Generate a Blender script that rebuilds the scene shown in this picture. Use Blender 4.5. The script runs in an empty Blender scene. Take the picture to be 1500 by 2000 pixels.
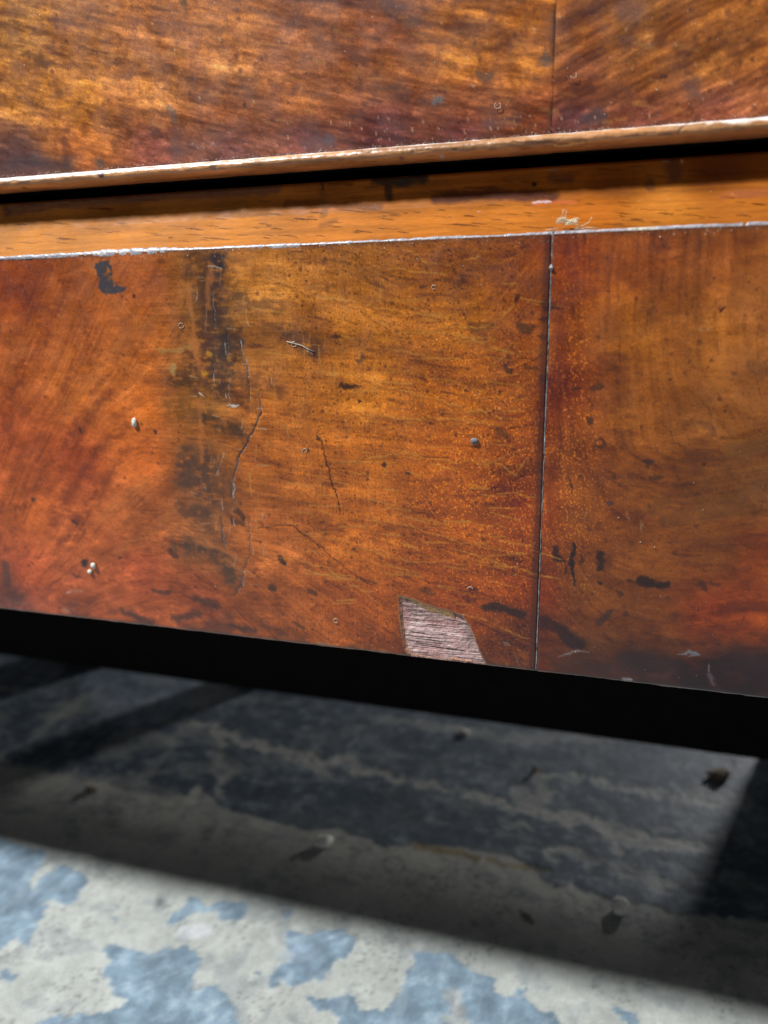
import bpy, bmesh, math, random
import numpy as np
from mathutils import Matrix, Vector

sc = bpy.context.scene
COL = sc.collection
RNG = np.random.default_rng(7)
random.seed(7)

# ------------------------------------------------------------------ camera
# world: X along the chest, Y into the depth, Z up; plinth face lies at y = 0, floor at z = 0
FPX = 1470.0
CAM_H = 0.2430
def unit(v): return v / np.linalg.norm(v)
_X = -unit(np.array([-5000., -310., FPX]))
_dn = np.array([(FPX * FPX - 310 * 5200.) / 5000, 5200., FPX]); _dn = unit(_dn - _X * (_dn @ _X))
_Y = np.cross(_X, _dn)
if _Y[2] < 0: _Y = -_Y
R = np.stack([_X, _Y, -_dn])                 # camera (right, down, forward) -> world
CAM = np.array([0.0, -0.17594, CAM_H])
def ray(px, py): return R @ np.array([px - 750., py - 1000., FPX])
def at_y(px, py, y=0.0):
    d = ray(px, py); return CAM + d * ((y - CAM[1]) / d[1])
def at_z(px, py, z=0.0):
    d = ray(px, py); return CAM + d * ((z - CAM[2]) / d[2])
def project(P):
    c = (P - CAM) @ R
    return 750 + FPX * c[..., 0] / c[..., 2], 1000 + FPX * c[..., 1] / c[..., 2]

cd = bpy.data.cameras.new('camera'); cam = bpy.data.objects.new('camera', cd); COL.objects.link(cam)
right, down, fwd = R @ np.array([1., 0, 0]), R @ np.array([0, 1., 0]), R @ np.array([0, 0, 1.])
M = Matrix(((right[0], -down[0], -fwd[0], CAM[0]), (right[1], -down[1], -fwd[1], CAM[1]),
            (right[2], -down[2], -fwd[2], CAM[2]), (0, 0, 0, 1)))
cam.matrix_world = M
cd.sensor_fit = 'VERTICAL'; cd.sensor_height = 24.0; cd.lens = FPX / 2000 * 24.0
cd.clip_start = 0.005; cd.clip_end = 50
cd.dof.use_dof = True
cd.dof.focus_distance = float((at_y(760, 880) - CAM) @ fwd)
cd.dof.aperture_fstop = 6.4
sc.camera = cam

# ------------------------------------------------------------------ light
w = bpy.data.worlds.new('World'); sc.world = w; w.use_nodes = True
w.node_tree.nodes['Background'].inputs[0].default_value = (0.85, 0.92, 1.0, 1)
w.node_tree.nodes['Background'].inputs[1].default_value = 0.17
def lamp(name, loc, target, size, power, color):
    l = bpy.data.lights.new(name, 'AREA'); l.shape = 'DISK'; l.size = size; l.energy = power; l.color = color
    o = bpy.data.objects.new(name, l); COL.objects.link(o); o.location = loc
    o.rotation_euler = (Vector(target) - Vector(loc)).to_track_quat('-Z', 'Y').to_euler()
    return o
lamp('ceiling_lamp', (-0.62, -0.37, 1.20), (-0.05, 0.0, 0.15), 0.11, 31.5, (0.86, 0.94, 1.0))
lamp('far_lamp', (0.62, 1.55, 0.43), (-0.10, 0.12, 0.0), 0.16, 14.5, (0.97, 0.98, 1.0))
sc.view_settings.view_transform = 'Standard'; sc.view_settings.look = 'None'
sc.view_settings.exposure = 0.0; sc.view_settings.gamma = 1.0

# ------------------------------------------------------------------ helpers: noise, paint, meshes
def lin(c):
    c = np.asarray(c, float) / 255.0
    return np.where(c <= 0.04045, c / 12.92, ((c + 0.055) / 1.055) ** 2.4)
def sheen_off(c): return np.maximum(lin(c) - np.array([.010, .011, .011]), lin(c) * .3)
def sstep(a, b, x):
    t = np.clip((x - a) / (b - a), 0, 1); return t * t * (3 - 2 * t)
def vnoise(a, b, seed):
    r = np.random.default_rng(seed).random((256, 256))
    i = np.floor(a).astype(int); j = np.floor(b).astype(int); fa = a - i; fb = b - j
    fa = fa * fa * (3 - 2 * fa); fb = fb * fb * (3 - 2 * fb)
    i0, i1, j0, j1 = i % 256, (i + 1) % 256, j % 256, (j + 1) % 256
    return (r[i0, j0] * (1 - fa) + r[i1, j0] * fa) * (1 - fb) + (r[i0, j1] * (1 - fa) + r[i1, j1] * fa) * fb
def fbm(a, b, seed, octv=4, gain=0.5):
    s = 0; amp = 1; tot = 0
    for k in range(octv):
        s = s + amp * vnoise(a * 2 ** k + 17.3 * k, b * 2 ** k + 5.1 * k, seed + k); tot += amp; amp *= gain
    return s / tot                                        # 0..1, mean .5
def blur(n, k):
    for ax in (0, 1):
        for _ in range(2):
            c = np.cumsum(np.pad(n, [(k + 1, k) if i == ax else (0, 0) for i in (0, 1)], mode='reflect'), axis=ax)
            n = (np.take(c, range(2 * k + 1, c.shape[ax]), axis=ax) - np.take(c, range(0, c.shape[ax] - 2 * k - 1), axis=ax)) / (2 * k + 1)
    return n
def norm01(n, lo=2, hi=98):
    a, b = np.percentile(n, [lo, hi]); return np.clip((n - a) / (b - a), 0, 1)
def lic(shape, vx, vy, L, k, seed):
    """grain that follows a direction field: noise smeared along it"""
    n = np.random.default_rng(seed).random(shape)
    if k > 0: n = blur(n, k)
    ny, nx = shape; J, I = np.meshgrid(np.arange(nx, dtype=np.float32), np.arange(ny, dtype=np.float32))
    acc = n.copy(); st = max(1.0, k * 0.8)
    for sgn in (1, -1):
        x, y = J.copy(), I.copy()
        for s in range(int(L / st)):
            ii = np.clip(np.rint(y).astype(int), 0, ny - 1); jj = np.clip(np.rint(x).astype(int), 0, nx - 1)
            x += sgn * st * vx[ii, jj]; y += sgn * st * vy[ii, jj]
            ii = np.clip(np.rint(y).astype(int), 0, ny - 1); jj = np.clip(np.rint(x).astype(int), 0, nx - 1)
            acc += n[ii, jj]
    return norm01(acc)

class Surf:
    """a fine grid of points with a colour for each, painted in millimetres along the surface"""
    def __init__(s, P, A, B, mm):
        s.P = P.astype(float); s.A = A; s.B = B; s.mm = mm   # A grows with columns, B with rows
        s.PX, s.PY = project(P)
        s.col = np.zeros(P.shape); s.dep = np.zeros(P.shape[:2])
        s.a, s.b = A[0, :], B[:, 0]
        s.wa = np.zeros(A.shape); s.wb = np.zeros(A.shape)
    def warp(s, amp, scale, seed):
        s.wa = (fbm(s.A / scale, s.B / scale, seed) - .5) * 2 * amp * s.mm
        s.wb = (fbm(s.A / scale, s.B / scale, seed + 50) - .5) * 2 * amp * s.mm
        s.wa += (fbm(s.A / scale * 5, s.B / scale * 5, seed + 7, 3) - .5) * .9 * amp * s.mm
        s.wb += (fbm(s.A / scale * 5, s.B / scale * 5, seed + 57, 3) - .5) * .7 * amp * s.mm
    def loc(s, px, py):
        d = (s.PX[::3, ::3] - px) ** 2 + (s.PY[::3, ::3] - py) ** 2
        i, j = np.unravel_index(np.argmin(d), d.shape); i *= 3; j *= 3
        i0, i1, j0, j1 = max(i - 5, 0), i + 6, max(j - 5, 0), j + 6
        d = (s.PX[i0:i1, j0:j1] - px) ** 2 + (s.PY[i0:i1, j0:j1] - py) ** 2
        u, v = np.unravel_index(np.argmin(d), d.shape)
        return s.A[i0 + u, j0 + v], s.B[i0 + u, j0 + v]
    def field(s, ctrl, p=2.6):
        """smooth interpolation of control values set at photo positions"""
        pts = np.array([s.loc(c[0], c[1]) for c in ctrl]); val = np.array([np.atleast_1d(c[2]) for c in ctrl], float)
        st = 6; A = s.A[::st, ::st]; B = s.B[::st, ::st]
        num = 0; den = 0
        for (a, b), v in zip(pts, val):
            wgt = 1.0 / (((A - a) ** 2 + (B - b) ** 2) / 25.0 + 0.08) ** (p / 2)
            num = num + wgt[..., None] * v; den = den + wgt
        f = num / den[..., None]
        I = np.arange(s.A.shape[0]) / st; J = np.arange(s.A.shape[1]) / st
        i0 = np.minimum(I.astype(int), f.shape[0] - 2); j0 = np.minimum(J.astype(int), f.shape[1] - 2)
        fi = np.minimum(I - i0, 1)[:, None, None]; fj = np.minimum(J - j0, 1)[None, :, None]
        g = lambda i, j: f[i][:, j]
        return (g(i0, j0) * (1 - fi) + g(i0 + 1, j0) * fi) * (1 - fj) + (g(i0, j0 + 1) * (1 - fi) + g(i0 + 1, j0 + 1) * fi) * fj
    def box(s, pts, m):
        a0, a1 = min(p[0] for p in pts) - m, max(p[0] for p in pts) + m
        b0, b1 = min(p[1] for p in pts) - m, max(p[1] for p in pts) + m
        return slice(np.searchsorted(s.b, b0), np.searchsorted(s.b, b1) + 1), slice(np.searchsorted(s.a, a0), np.searchsorted(s.a, a1) + 1)
    def mix(s, sl, al, c):
        s.col[sl] += al[..., None] * (np.array(c, float) - s.col[sl])
    def stroke(s, pts, wid, c, al=1.0, soft=0.6, warp=1.0, taper=False, brk=0.0, depth=0.0):
        """pts in photo pixels of the reference, wid = half-width in the same unit"""
        q = [s.loc(*p) for p in pts]; W = wid * s.mm
        if len(q) == 1: q = q * 2
        sl = s.box(q, W * 3 + 8 * s.mm)
        A = s.A[sl] + warp * s.wa[sl]; B = s.B[sl] + warp * s.wb[sl]
        if A.size == 0: return
        best = np.full(A.shape, 1e9); n = len(q) - 1
        for k in range(n):
            (a0, b0), (a1, b1) = q[k], q[k + 1]; da, db = a1 - a0, b1 - b0; L2 = da * da + db * db + 1e-9
            t = np.clip(((A - a0) * da + (B - b0) * db) / L2, 0, 1)
            d = np.hypot(A - a0 - t * da, B - b0 - t * db)
            if taper:
                tt = (k + t) / n; d = d / np.maximum(np.sin(np.pi * np.clip(tt, .02, .98)) ** .6, .12)
            best = np.minimum(best, d)
        m = 1 - sstep(W * (1 - soft), W * (1 + soft * .8), best)
        if brk: m = m * sstep(brk - .17, brk + .17, fbm(s.A[sl] / (17 * s.mm), s.B[sl] / (7 * s.mm), 77, 5, .6) * .75 + .25 * fbm(s.A[sl] / (6 * s.mm), s.B[sl] / (20 * s.mm), 79, 4))
        s.mix(sl, al * m, c)
        if depth: s.dep[sl] = np.maximum(s.dep[sl], depth * m)
    def crack(s, pts, wid, c, al=.8, shade=(70, 56, 52), side=-3, seed=0, depth=.15):
        """a hairline that wanders, broken here and there, with a dull band along one side"""
        g = np.random.default_rng(seed + int(pts[0][0]) * 7 + int(pts[0][1])); q = [pts[0]]
        for (x0, y0), (x1, y1) in zip(pts[:-1], pts[1:]):
            n = max(1, int(math.hypot(x1 - x0, y1 - y0) / 6))
            for k in range(1, n + 1): q.append((x0 + (x1 - x0) * k / n + g.uniform(-1.6, 1.6) * (k < n), y0 + (y1 - y0) * k / n))
        s.stroke([(x + side, y) for x, y in q], 3.2, shade, .26 * al, .9, .8)
        s.stroke(q, wid, (58, 44, 42), .5 * al, .6, .2, depth=depth)
        for k in range(len(q) - 1):
            if g.random() < .8: s.stroke([q[k], q[k + 1]], wid * g.uniform(.35, .75), c, al * g.uniform(.35, 1), .6, .2)
    def patches(s, n, sx, sy, amt, seed, hue=(.8, .9, .9)):
        """crisp-edged mottling, as old polish wears in patches"""
        g = np.random.default_rng(seed)
        for k in range(n):
            sc_ = g.uniform(.6, 1.6); sgn = 1 if k % 2 else -1
            f = fbm(s.A / (sx * sc_) + 3 * k, s.B / (sy * sc_), seed + 3 * k, 5, .55); t = np.percentile(f, g.uniform(66, 86))
            m = sstep(t, t + .035, f); s.col *= 1 + sgn * amt * g.uniform(.6, 1.3) * m[..., None] * (np.array(hue) if sgn > 0 else np.array([.85, 1, 1.]))
    def inside(s, pts, warp=1.0):
        """signed distance (mm, + inside) to a polygon given in photo pixels"""
        q = [s.loc(*p) for p in pts]; sl = s.box(q, 14 * s.mm)
        A = s.A[sl] + warp * s.wa[sl]; B = s.B[sl] + warp * s.wb[sl]
        ins = np.zeros(A.shape, bool); best = np.full(A.shape, 1e9)
        for k in range(len(q)):
            (a0, b0), (a1, b1) = q[k], q[(k + 1) % len(q)]; da, db = a1 - a0, b1 - b0
            t = np.clip(((A - a0) * da + (B - b0) * db) / (da * da + db * db + 1e-9), 0, 1)
            best = np.minimum(best, np.hypot(A - a0 - t * da, B - b0 - t * db))
            if abs(db) > 1e-9: ins ^= ((b0 > B) != (b1 > B)) & (A < da * (B - b0) / db + a0)
        return sl, np.where(ins, best, -best)
    def poly(s, pts, c, al=1.0, soft=2.0, warp=1.0, brk=0.0):
        sl, d = s.inside(pts, warp); m = sstep(-soft * s.mm, soft * s.mm, d)
        if brk: m = m * sstep(brk - .15, brk + .15, fbm(s.A[sl] / (9 * s.mm), s.B[sl] / (9 * s.mm), 78, 4))
        s.mix(sl, al * m, c)
    def specks(s, n, region, rad, c, al, seed, ang=None, ln=1.0):
        """many short marks scattered in a photo rectangle"""
        g = np.random.default_rng(seed); x0, y0, x1, y1 = region
        for k in range(n):
            x, y = g.uniform(x0, x1), g.uniform(y0, y1); r = rad * g.uniform(.6, 1.4)
            if ang is None: s.stroke([(x, y)], r, c, al * g.uniform(.4, 1), warp=.5)
            else:
                t = math.radians(ang + g.uniform(-12, 12)); l = ln * g.uniform(.4, 1.3)
                s.stroke([(x, y), (x + l * math.cos(t), y + l * math.sin(t))], r, c, al * g.uniform(.4, 1), warp=.3)

def link_mesh(name, me, mat, parent=None):
    o = bpy.data.objects.new(name, me); COL.objects.link(o)
    if mat: me.materials.append(mat)
    if parent is not None: o.parent = parent
    return o
def grid_object(name, P, col, mat, parent=None, keep=None):
    """col is linear reflectance per point"""
    ny, nx = P.shape[:2]
    me = bpy.data.meshes.new(name)
    idx = np.arange(ny * nx).reshape(ny, nx)
    f = np.stack([idx[:-1, :-1], idx[1:, :-1], idx[1:, 1:], idx[:-1, 1:]], -1)
    if keep is not None: f = f[keep]
    f = f.reshape(-1, 4); nf = len(f)
    me.vertices.add(ny * nx); me.vertices.foreach_set('co', P.reshape(-1).astype(np.float32))
    me.loops.add(nf * 4); me.loops.foreach_set('vertex_index', f.reshape(-1).astype(np.int32))
    me.polygons.add(nf); me.polygons.foreach_set('loop_start', np.arange(0, nf * 4, 4, dtype=np.int32))
    me.polygons.foreach_set('use_smooth', np.ones(nf, bool))
    me.update(calc_edges=True)
    at = me.attributes.new('tint', 'FLOAT_COLOR', 'POINT')
    c4 = np.ones((ny * nx, 4), np.float32); c4[:, :3] = np.clip(col.reshape(-1, 3), 0.002, 0.9); at.data.foreach_set('color', c4.reshape(-1))
    if keep is not None:
        bm = bmesh.new(); bm.from_mesh(me)
        bmesh.ops.delete(bm, geom=[v for v in bm.verts if not v.link_faces], context='VERTS'); bm.to_mesh(me); bm.free()
    return link_mesh(name, me, mat, parent)
def bm_object(name, bm, mat, parent=None, smooth=False):
    bmesh.ops.recalc_face_normals(bm, faces=bm.faces)
    me = bpy.data.meshes.new(name); bm.to_mesh(me); bm.free()
    if smooth: me.polygons.foreach_set('use_smooth', np.ones(len(me.polygons), bool))
    return link_mesh(name, me, mat, parent)
def box_bm(x0, x1, y0, y1, z0, z1, bev=0.0008):
    bm = bmesh.new(); bmesh.ops.create_cube(bm, size=1)
    for v in bm.verts: v.co = ((x0 + x1) / 2 + v.co.x * (x1 - x0), (y0 + y1) / 2 + v.co.y * (y1 - y0), (z0 + z1) / 2 + v.co.z * (z1 - z0))
    if bev: bmesh.ops.bevel(bm, geom=list(bm.edges), offset=bev, segments=2, affect='EDGES')
    return bm
def tube_into(bm, pts, rad, sides=6):
    pts = [Vector(p) for p in pts]; rings = []
    for i, p in enumerate(pts):
        t = (pts[min(i + 1, len(pts) - 1)] - pts[max(i - 1, 0)]).normalized()
        u = t.cross(Vector((0.3, 1, 0.2))).normalized(); v = t.cross(u)
        r = rad(i / (len(pts) - 1)) if callable(rad) else rad
        rings.append([bm.verts.new(p + (u * math.cos(a) + v * math.sin(a)) * r) for a in [2 * math.pi * k / sides for k in range(sides)]])
    for a, b in zip(rings[:-1], rings[1:]):
        for k in range(sides): bm.faces.new((a[k], a[(k + 1) % sides], b[(k + 1) % sides], b[k]))
    bm.faces.new(rings[0]); bm.faces.new(rings[-1])
def tag(o, label=None, cat=None, group=None, kind=None):
    if label: o['label'] = label
    if cat: o['category'] = cat
    if group: o['group'] = group
    if kind: o['kind'] = kind
    return o
def empty(name, loc=(0, 0, 0)):
    o = bpy.data.objects.new(name, None); o.empty_display_size = .02; o.location = loc; COL.objects.link(o); return o

# ------------------------------------------------------------------ materials
def nodes_of(m):
    m.use_nodes = True; nt = m.node_tree; return nt, nt.nodes['Principled BSDF']
def painted(name, rough, coat=0.0, fine=(2600, .10), ripple=(260, .06), stretch=(1, 1, 1), rough_var=.12, spec=.5):
    """colour from the mesh, plus node-made fine grain, gloss variation and relief"""
    m = bpy.data.materials.new(name); nt, b = nodes_of(m); L = nt.links.new; N = nt.nodes.new
    at = N('ShaderNodeAttribute'); at.attribute_name = 'tint'
    tc = N('ShaderNodeTexCoord'); mp = N('ShaderNodeMapping'); mp.inputs['Scale'].default_value = stretch; L(tc.outputs['Object'], mp.inputs[0])
    n1 = N('ShaderNodeTexNoise'); n1.inputs['Scale'].default_value = fine[0]; n1.inputs['Detail'].default_value = 4; L(mp.outputs[0], n1.inputs['Vector'])
    mr = N('ShaderNodeMapRange'); mr.inputs['From Min'].default_value = .3; mr.inputs['From Max'].default_value = .7
    mr.inputs['To Min'].default_value = 1 - fine[1]; mr.inputs['To Max'].default_value = 1 + fine[1]; L(n1.outputs['Fac'], mr.inputs[0])
    vm = N('ShaderNodeVectorMath'); vm.operation = 'SCALE'; L(at.outputs['Color'], vm.inputs[0]); L(mr.outputs[0], vm.inputs['Scale'])
    L(vm.outputs[0], b.inputs['Base Color'])
    n2 = N('ShaderNodeTexNoise'); n2.inputs['Scale'].default_value = ripple[0]; n2.inputs['Detail'].default_value = 5; L(tc.outputs['Object'], n2.inputs['Vector'])
    r2 = N('ShaderNodeMapRange'); r2.inputs['From Min'].default_value = .3; r2.inputs['From Max'].default_value = .7
    r2.inputs['To Min'].default_value = rough - rough_var; r2.inputs['To Max'].default_value = rough + rough_var
    L(n2.outputs['Fac'], r2.inputs[0]); L(r2.outputs[0], b.inputs['Roughness'])
    ad = N('ShaderNodeMath'); ad.operation = 'MULTIPLY_ADD'; ad.inputs[1].default_value = .25; L(n1.outputs['Fac'], ad.inputs[0]); L(n2.outputs['Fac'], ad.inputs[2])
    bp = N('ShaderNodeBump'); bp.inputs['Strength'].default_value = ripple[1]; bp.inputs['Distance'].default_value = .001; L(ad.outputs[0], bp.inputs['Height']); L(bp.outputs[0], b.inputs['Normal'])
    b.inputs['Specular IOR Level'].default_value = spec; b.inputs['Coat Weight'].default_value = coat; b.inputs['Coat Roughness'].default_value = .18
    return m
def plain(name, rgb, rough=.7, scale=400, var=.35, bump=.3, spec=.5):
    """one colour broken by node noise"""
    m = bpy.data.materials.new(name); nt, b = nodes_of(m); L = nt.links.new; N = nt.nodes.new
    tc = N('ShaderNodeTexCoord'); n = N('ShaderNodeTexNoise'); n.inputs['Scale'].default_value = scale; n.inputs['Detail'].default_value = 5; L(tc.outputs['Object'], n.inputs['Vector'])
    cr = N('ShaderNodeValToRGB'); c = lin(rgb)
    cr.color_ramp.elements[0].position = .3; cr.color_ramp.elements[1].position = .7
    cr.color_ramp.elements[0].color = (*(c * (1 - var)), 1); cr.color_ramp.elements[1].color = (*np.minimum(c * (1 + var), .95), 1)
    L(n.outputs['Fac'], cr.inputs[0]); L(cr.outputs[0], b.inputs['Base Color']); b.inputs['Roughness'].default_value = rough
    bp = N('ShaderNodeBump'); bp.inputs['Strength'].default_value = bump; bp.inputs['Distance'].default_value = .0004; L(n.outputs['Fac'], bp.inputs['Height']); L(bp.outputs[0], b.inputs['Normal'])
    b.inputs['Specular IOR Level'].default_value = spec
    return m
M_VENEER = painted('varnished_veneer', .42, .25, (2600, .20), (180, .05), (1, 1, 1))
M_MOULD = painted('polished_moulding', .55, .0, (1800, .12), (200, .10), (.25, 1, 1), spec=.08)
M_BEAD = painted('worn_bead_wood', .42, .2, (1800, .16), (420, .25), (.25, 1, 1))
M_CORE = painted('bare_core_wood', .85, 0, (3000, .22), (900, .5), (.3, 1, 1), spec=.3)
M_EDGE = painted('worn_edge', .45, .3, (2500, .2), (900, .35), (.4, 1, 1))
M_FLOOR = painted('painted_concrete', .62, 0, (1100, .12), (330, .2), rough_var=.1, spec=.4)
M_DARK = plain('dark_carcass_wood', (22, 18, 16), .9, 120, .3, spec=.15)
M_LINT = plain('pale_lint', (196, 182, 162), .9, 3000, .1)
M_GRIT = plain('pale_grit', (205, 200, 185), .9, 900, .25, .6)
M_CHALK = plain('chalky_grit', (238, 232, 220), .9, 900, .15, .5)
M_STONE = plain('brown_grit', (120, 105, 88), .9, 900, .3, .6)
M_FILL = plain('seam_dust', (132, 130, 130), .8, 500, .85, .5)

# ------------------------------------------------------------------ dimensions read off the photograph
ZB = CAM_H - .0918; ZT = CAM_H + .0128            # plinth bottom and top edge
SEAM = at_y(1063, 880)[0]
XL, XR = -.51, .48                                # ends of the chest
X0, X1 = -.205, .060                              # the stretch the photograph shows
def with_ends(P, col):
    """continues a strip to the ends of the chest: mirrored colour on coarse columns"""
    nx = P.shape[1]; nl, nr = 120, 150
    L = np.linspace(XL, X0, nl + 1)[:-1]; Rr = np.linspace(X1, XR, nr + 1)[1:]
    step = (X1 - X0) / (nx - 1)
    def part(xs, mirror, edge):
        ii = np.clip(np.rint(np.abs(xs - mirror) / step).astype(int), 0, nx - 1)
        j = ii if edge == 0 else nx - 1 - ii
        p = P[:, j].copy(); p[..., 0] = xs[None, :]; return p, col[:, j]
    pl, cl = part(L, X0, 0); pr, cr = part(Rr, X1, 1)
    return np.concatenate([pl, P, pr], 1), np.concatenate([cl, col, cr], 1)

# ================================================================== FLOOR
fx = np.concatenate([np.linspace(-3, -.62, 30)[:-1], np.linspace(-.62, -.46, 60)[:-1], np.linspace(-.46, .17, 620), np.linspace(.17, .40, 90)[1:], np.linspace(.40, 3, 30)[1:]])
fy = np.concatenate([np.linspace(-3, -.30, 30)[:-1], np.linspace(-.30, -.06, 90)[:-1], np.linspace(-.06, .245, 300), np.linspace(.245, 3, 10)[1:]])
FA, FB = np.meshgrid(fx, fy)
S = Surf(np.stack([FA, FB, 0 * FA], -1), FA * 1000, FB * 1000, .22)
# keep the lookup to what lies before the camera
bad = (FB < -.1) | (np.abs(FA) > .6) | (FB > .5); S.PX[bad] = 1e6; S.PY[bad] = 1e6
S.warp(13, 7, 21)
CREAM, BLUE = (192, 189, 179), (130, 147, 159)
S.col[:] = CREAM
n1 = fbm(S.A / 30, S.B / 30, 31); n2 = fbm(S.A / 6, S.B / 6, 41)
far = sstep(.47, .52, n1 + .15 * (n2 - .5))
out = (S.A < -430) | ((S.A > 85) & (S.B < 70)) | (S.B < -34)
S.col = np.where((out * far)[..., None] > .5, np.array(BLUE, float), S.col)
def c7(*p): return [(x / 1.974, 1180 + y / 1.974) for x, y in p]
def c8(*p): return [(740 + x * .507, 1250 + y * .507) for x, y in p]
# the blue paint left under the chest, back to the rear board
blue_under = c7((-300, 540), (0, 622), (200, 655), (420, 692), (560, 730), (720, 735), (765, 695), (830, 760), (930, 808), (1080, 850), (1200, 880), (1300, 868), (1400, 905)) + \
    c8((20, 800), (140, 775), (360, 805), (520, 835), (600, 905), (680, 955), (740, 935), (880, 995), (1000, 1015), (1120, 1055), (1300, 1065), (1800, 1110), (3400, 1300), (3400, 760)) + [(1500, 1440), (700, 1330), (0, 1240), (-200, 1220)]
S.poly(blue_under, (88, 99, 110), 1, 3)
und = (S.B > 75) & (S.B < 260)
wornu = sstep(.53, .58, fbm(S.A / 26, S.B / 15, 71, 6, .62)) * und * (.35 + .65 * sstep(-120, -240, S.A)) * .62
S.col += wornu[..., None] * (np.array([164, 163, 154.]) - S.col)
wornv = sstep(.60, .64, fbm(S.A / 9, S.B / 6, 72, 6, .62)) * und * .6
S.col += wornv[..., None] * (np.array([150, 152, 150.]) - S.col)
for p, wd, al in [
    (c7((760, 460), (860, 490), (960, 530), (1100, 572), (1230, 612), (1330, 600), (1400, 640), (1500, 665)), 9, .85),
    (c7((840, 495), (850, 600), (872, 690), (860, 740)), 9, .7),
    (c7((-20, 600), (180, 480), (300, 370), (400, 340)), 11, .45),
    (c7((560, 680), (640, 570), (700, 495), (760, 455)), 8, .4),
    (c7((1340, 580), (1375, 520), (1400, 470)), 6, .45),
    (c7((1190, 590), (1250, 640), (1290, 610)), 16, .8),
    (c8((0, 510), (100, 545)), 10, .8), (c8((160, 560), (230, 575), (300, 590)), 10, .8),
    (c8((360, 600), (500, 640), (620, 660), (720, 682), (800, 692), (900, 740), (1000, 762), (1100, 790), (1260, 805)), 10, .85),
    (c8((640, 520), (800, 530), (950, 572), (1150, 600), (1290, 640)), 7, .75),
    (c8((540, 590), (590, 620), (640, 600), (600, 530)), 12, .7), (c8((660, 825), (720, 790)), 8, .7),
    (c8((760, 800), (800, 850)), 9, .7), (c8((480, 690), (560, 722)), 8, .6), (c8((930, 740), (960, 770)), 20, .7),
    (c8((910, 770), (915, 820)), 7, .7), (c8((960, 905), (1030, 920)), 18, .4), (c8((1080, 930), (1110, 950)), 10, .5),
    (c8((0, 300), (250, 330), (450, 372), (800, 385)), 14, .5), (c8((250, 350), (350, 355)), 10, .4),
    (c7((-20, 600), (210, 648), (420, 690)), 9, .6), (c7((0, 330), (260, 330)), 8, .3),
    (c8((1200, 620), (1330, 600), (1400, 640)), 20, .5)]:
    S.stroke(p, wd * 1.7, CREAM, min(1, al * 1.2), .45, 2.2, brk=.36)
S.poly(c7((500, 260), (780, 300), (620, 470), (420, 470), (300, 330), (350, 250)), (150, 162, 178), .5, 10)
S.stroke(c8((150, 790), (300, 820), (390, 850)), 9, (150, 120, 70), .7, .7); S.stroke(c8((430, 850), (560, 880), (650, 885)), 7, (150, 125, 75), .5)
S.stroke(c8((600, 500), (605, 515)), 7, (170, 120, 60), .8)
for p in [
    c7((-200, 880), (0, 905), (60, 925), (155, 950), (160, 1000), (112, 1075), (130, 1110), (165, 1052), (232, 1012), (340, 1042), (332, 1080), (300, 1112), (268, 1162), (220, 1146), (178, 1135), (168, 1190), (125, 1312), (60, 1302), (0, 1338), (-200, 1360)),
    c7((720, 1130), (780, 1135), (810, 1170), (870, 1150), (940, 1155), (945, 1185), (910, 1222), (870, 1215), (850, 1180), (790, 1185), (740, 1190), (690, 1230), (650, 1225), (660, 1190), (715, 1170)),
    c7((390, 1350), (440, 1325), (530, 1335), (600, 1352), (640, 1330), (720, 1330), (780, 1360), (770, 1400), (740, 1450), (760, 1480), (830, 1470), (870, 1510), (920, 1560), (940, 1700), (120, 1700), (160, 1602), (300, 1592), (440, 1572), (490, 1530), (420, 1500), (440, 1450), (390, 1430), (420, 1390)),
    c7((1120, 1255), (1170, 1272), (1250, 1258), (1330, 1265), (1360, 1290), (1350, 1350), (1290, 1390), (1270, 1440), (1200, 1472), (1130, 1470), (1080, 1450), (1030, 1482), (1030, 1440), (1060, 1390), (1110, 1380), (1130, 1340), (1110, 1300)),
    c7((1170, 1510), (1240, 1540), (1330, 1500), (1370, 1500), (1390, 1560), (1520, 1560), (1520, 1700), (1330, 1700), (1290, 1560), (1210, 1562)),
    c8((150, 1190), (200, 1200), (290, 1215), (330, 1250), (440, 1300), (460, 1380), (540, 1400), (555, 1325), (570, 1400), (640, 1440), (690, 1440), (760, 1540), (0, 1540), (0, 1430), (50, 1400), (90, 1350), (110, 1270), (140, 1262)),
    c8((880, 1410), (960, 1422), (1012, 1470), (980, 1490), (930, 1460)),
    c7((430, 1205), (460, 1215), (445, 1230)), c7((150, 1160), (175, 1162), (160, 1200), (130, 1210)),
    c7((1100, 1180), (1130, 1185), (1115, 1225)), c7((975, 1420), (995, 1422), (985, 1445)), c7((0, 1420), (60, 1425), (60, 1455), (0, 1450))]:
    S.poly(p, BLUE, 1, 1.6)
isblue = np.clip((S.col[..., 2] - S.col[..., 0] + 6) / 30, 0, 1)
S.stroke(c7((720, 1270), (790, 1265)), 18, (228, 222, 220), .75, .7); S.stroke(c7((1120, 1350), (1190, 1340)), 16, (180, 190, 205), .5)
S.stroke(c8((280, 1370), (300, 1420)), 14, (170, 160, 150), .7); S.stroke(c8((265, 1465), (320, 1480)), 14, CREAM, .8)
S.stroke(c8((545, 1045), (580, 1085)), 6, (70, 62, 52), .8)
S.stroke(c7((1140, 985), (1160, 960)), 6, (95, 88, 75), .7); S.stroke(c7((630, 1140), (615, 1150)), 5, (110, 108, 104), .7)
S.stroke([(1290, 1440), (1440, 1500)], 3, CREAM, .3)
mot = (fbm(S.A / 14, S.B / 14, 61) - .5); fine = (fbm(S.A / 2.2, S.B / 2.2, 62, 3) - .5)
scuff = sstep(.60, .70, fbm(S.A / 4, S.B / 22, 63)) + sstep(.62, .7, fbm((S.A + S.B) / 20, (S.A - S.B) / 3, 64))
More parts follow.
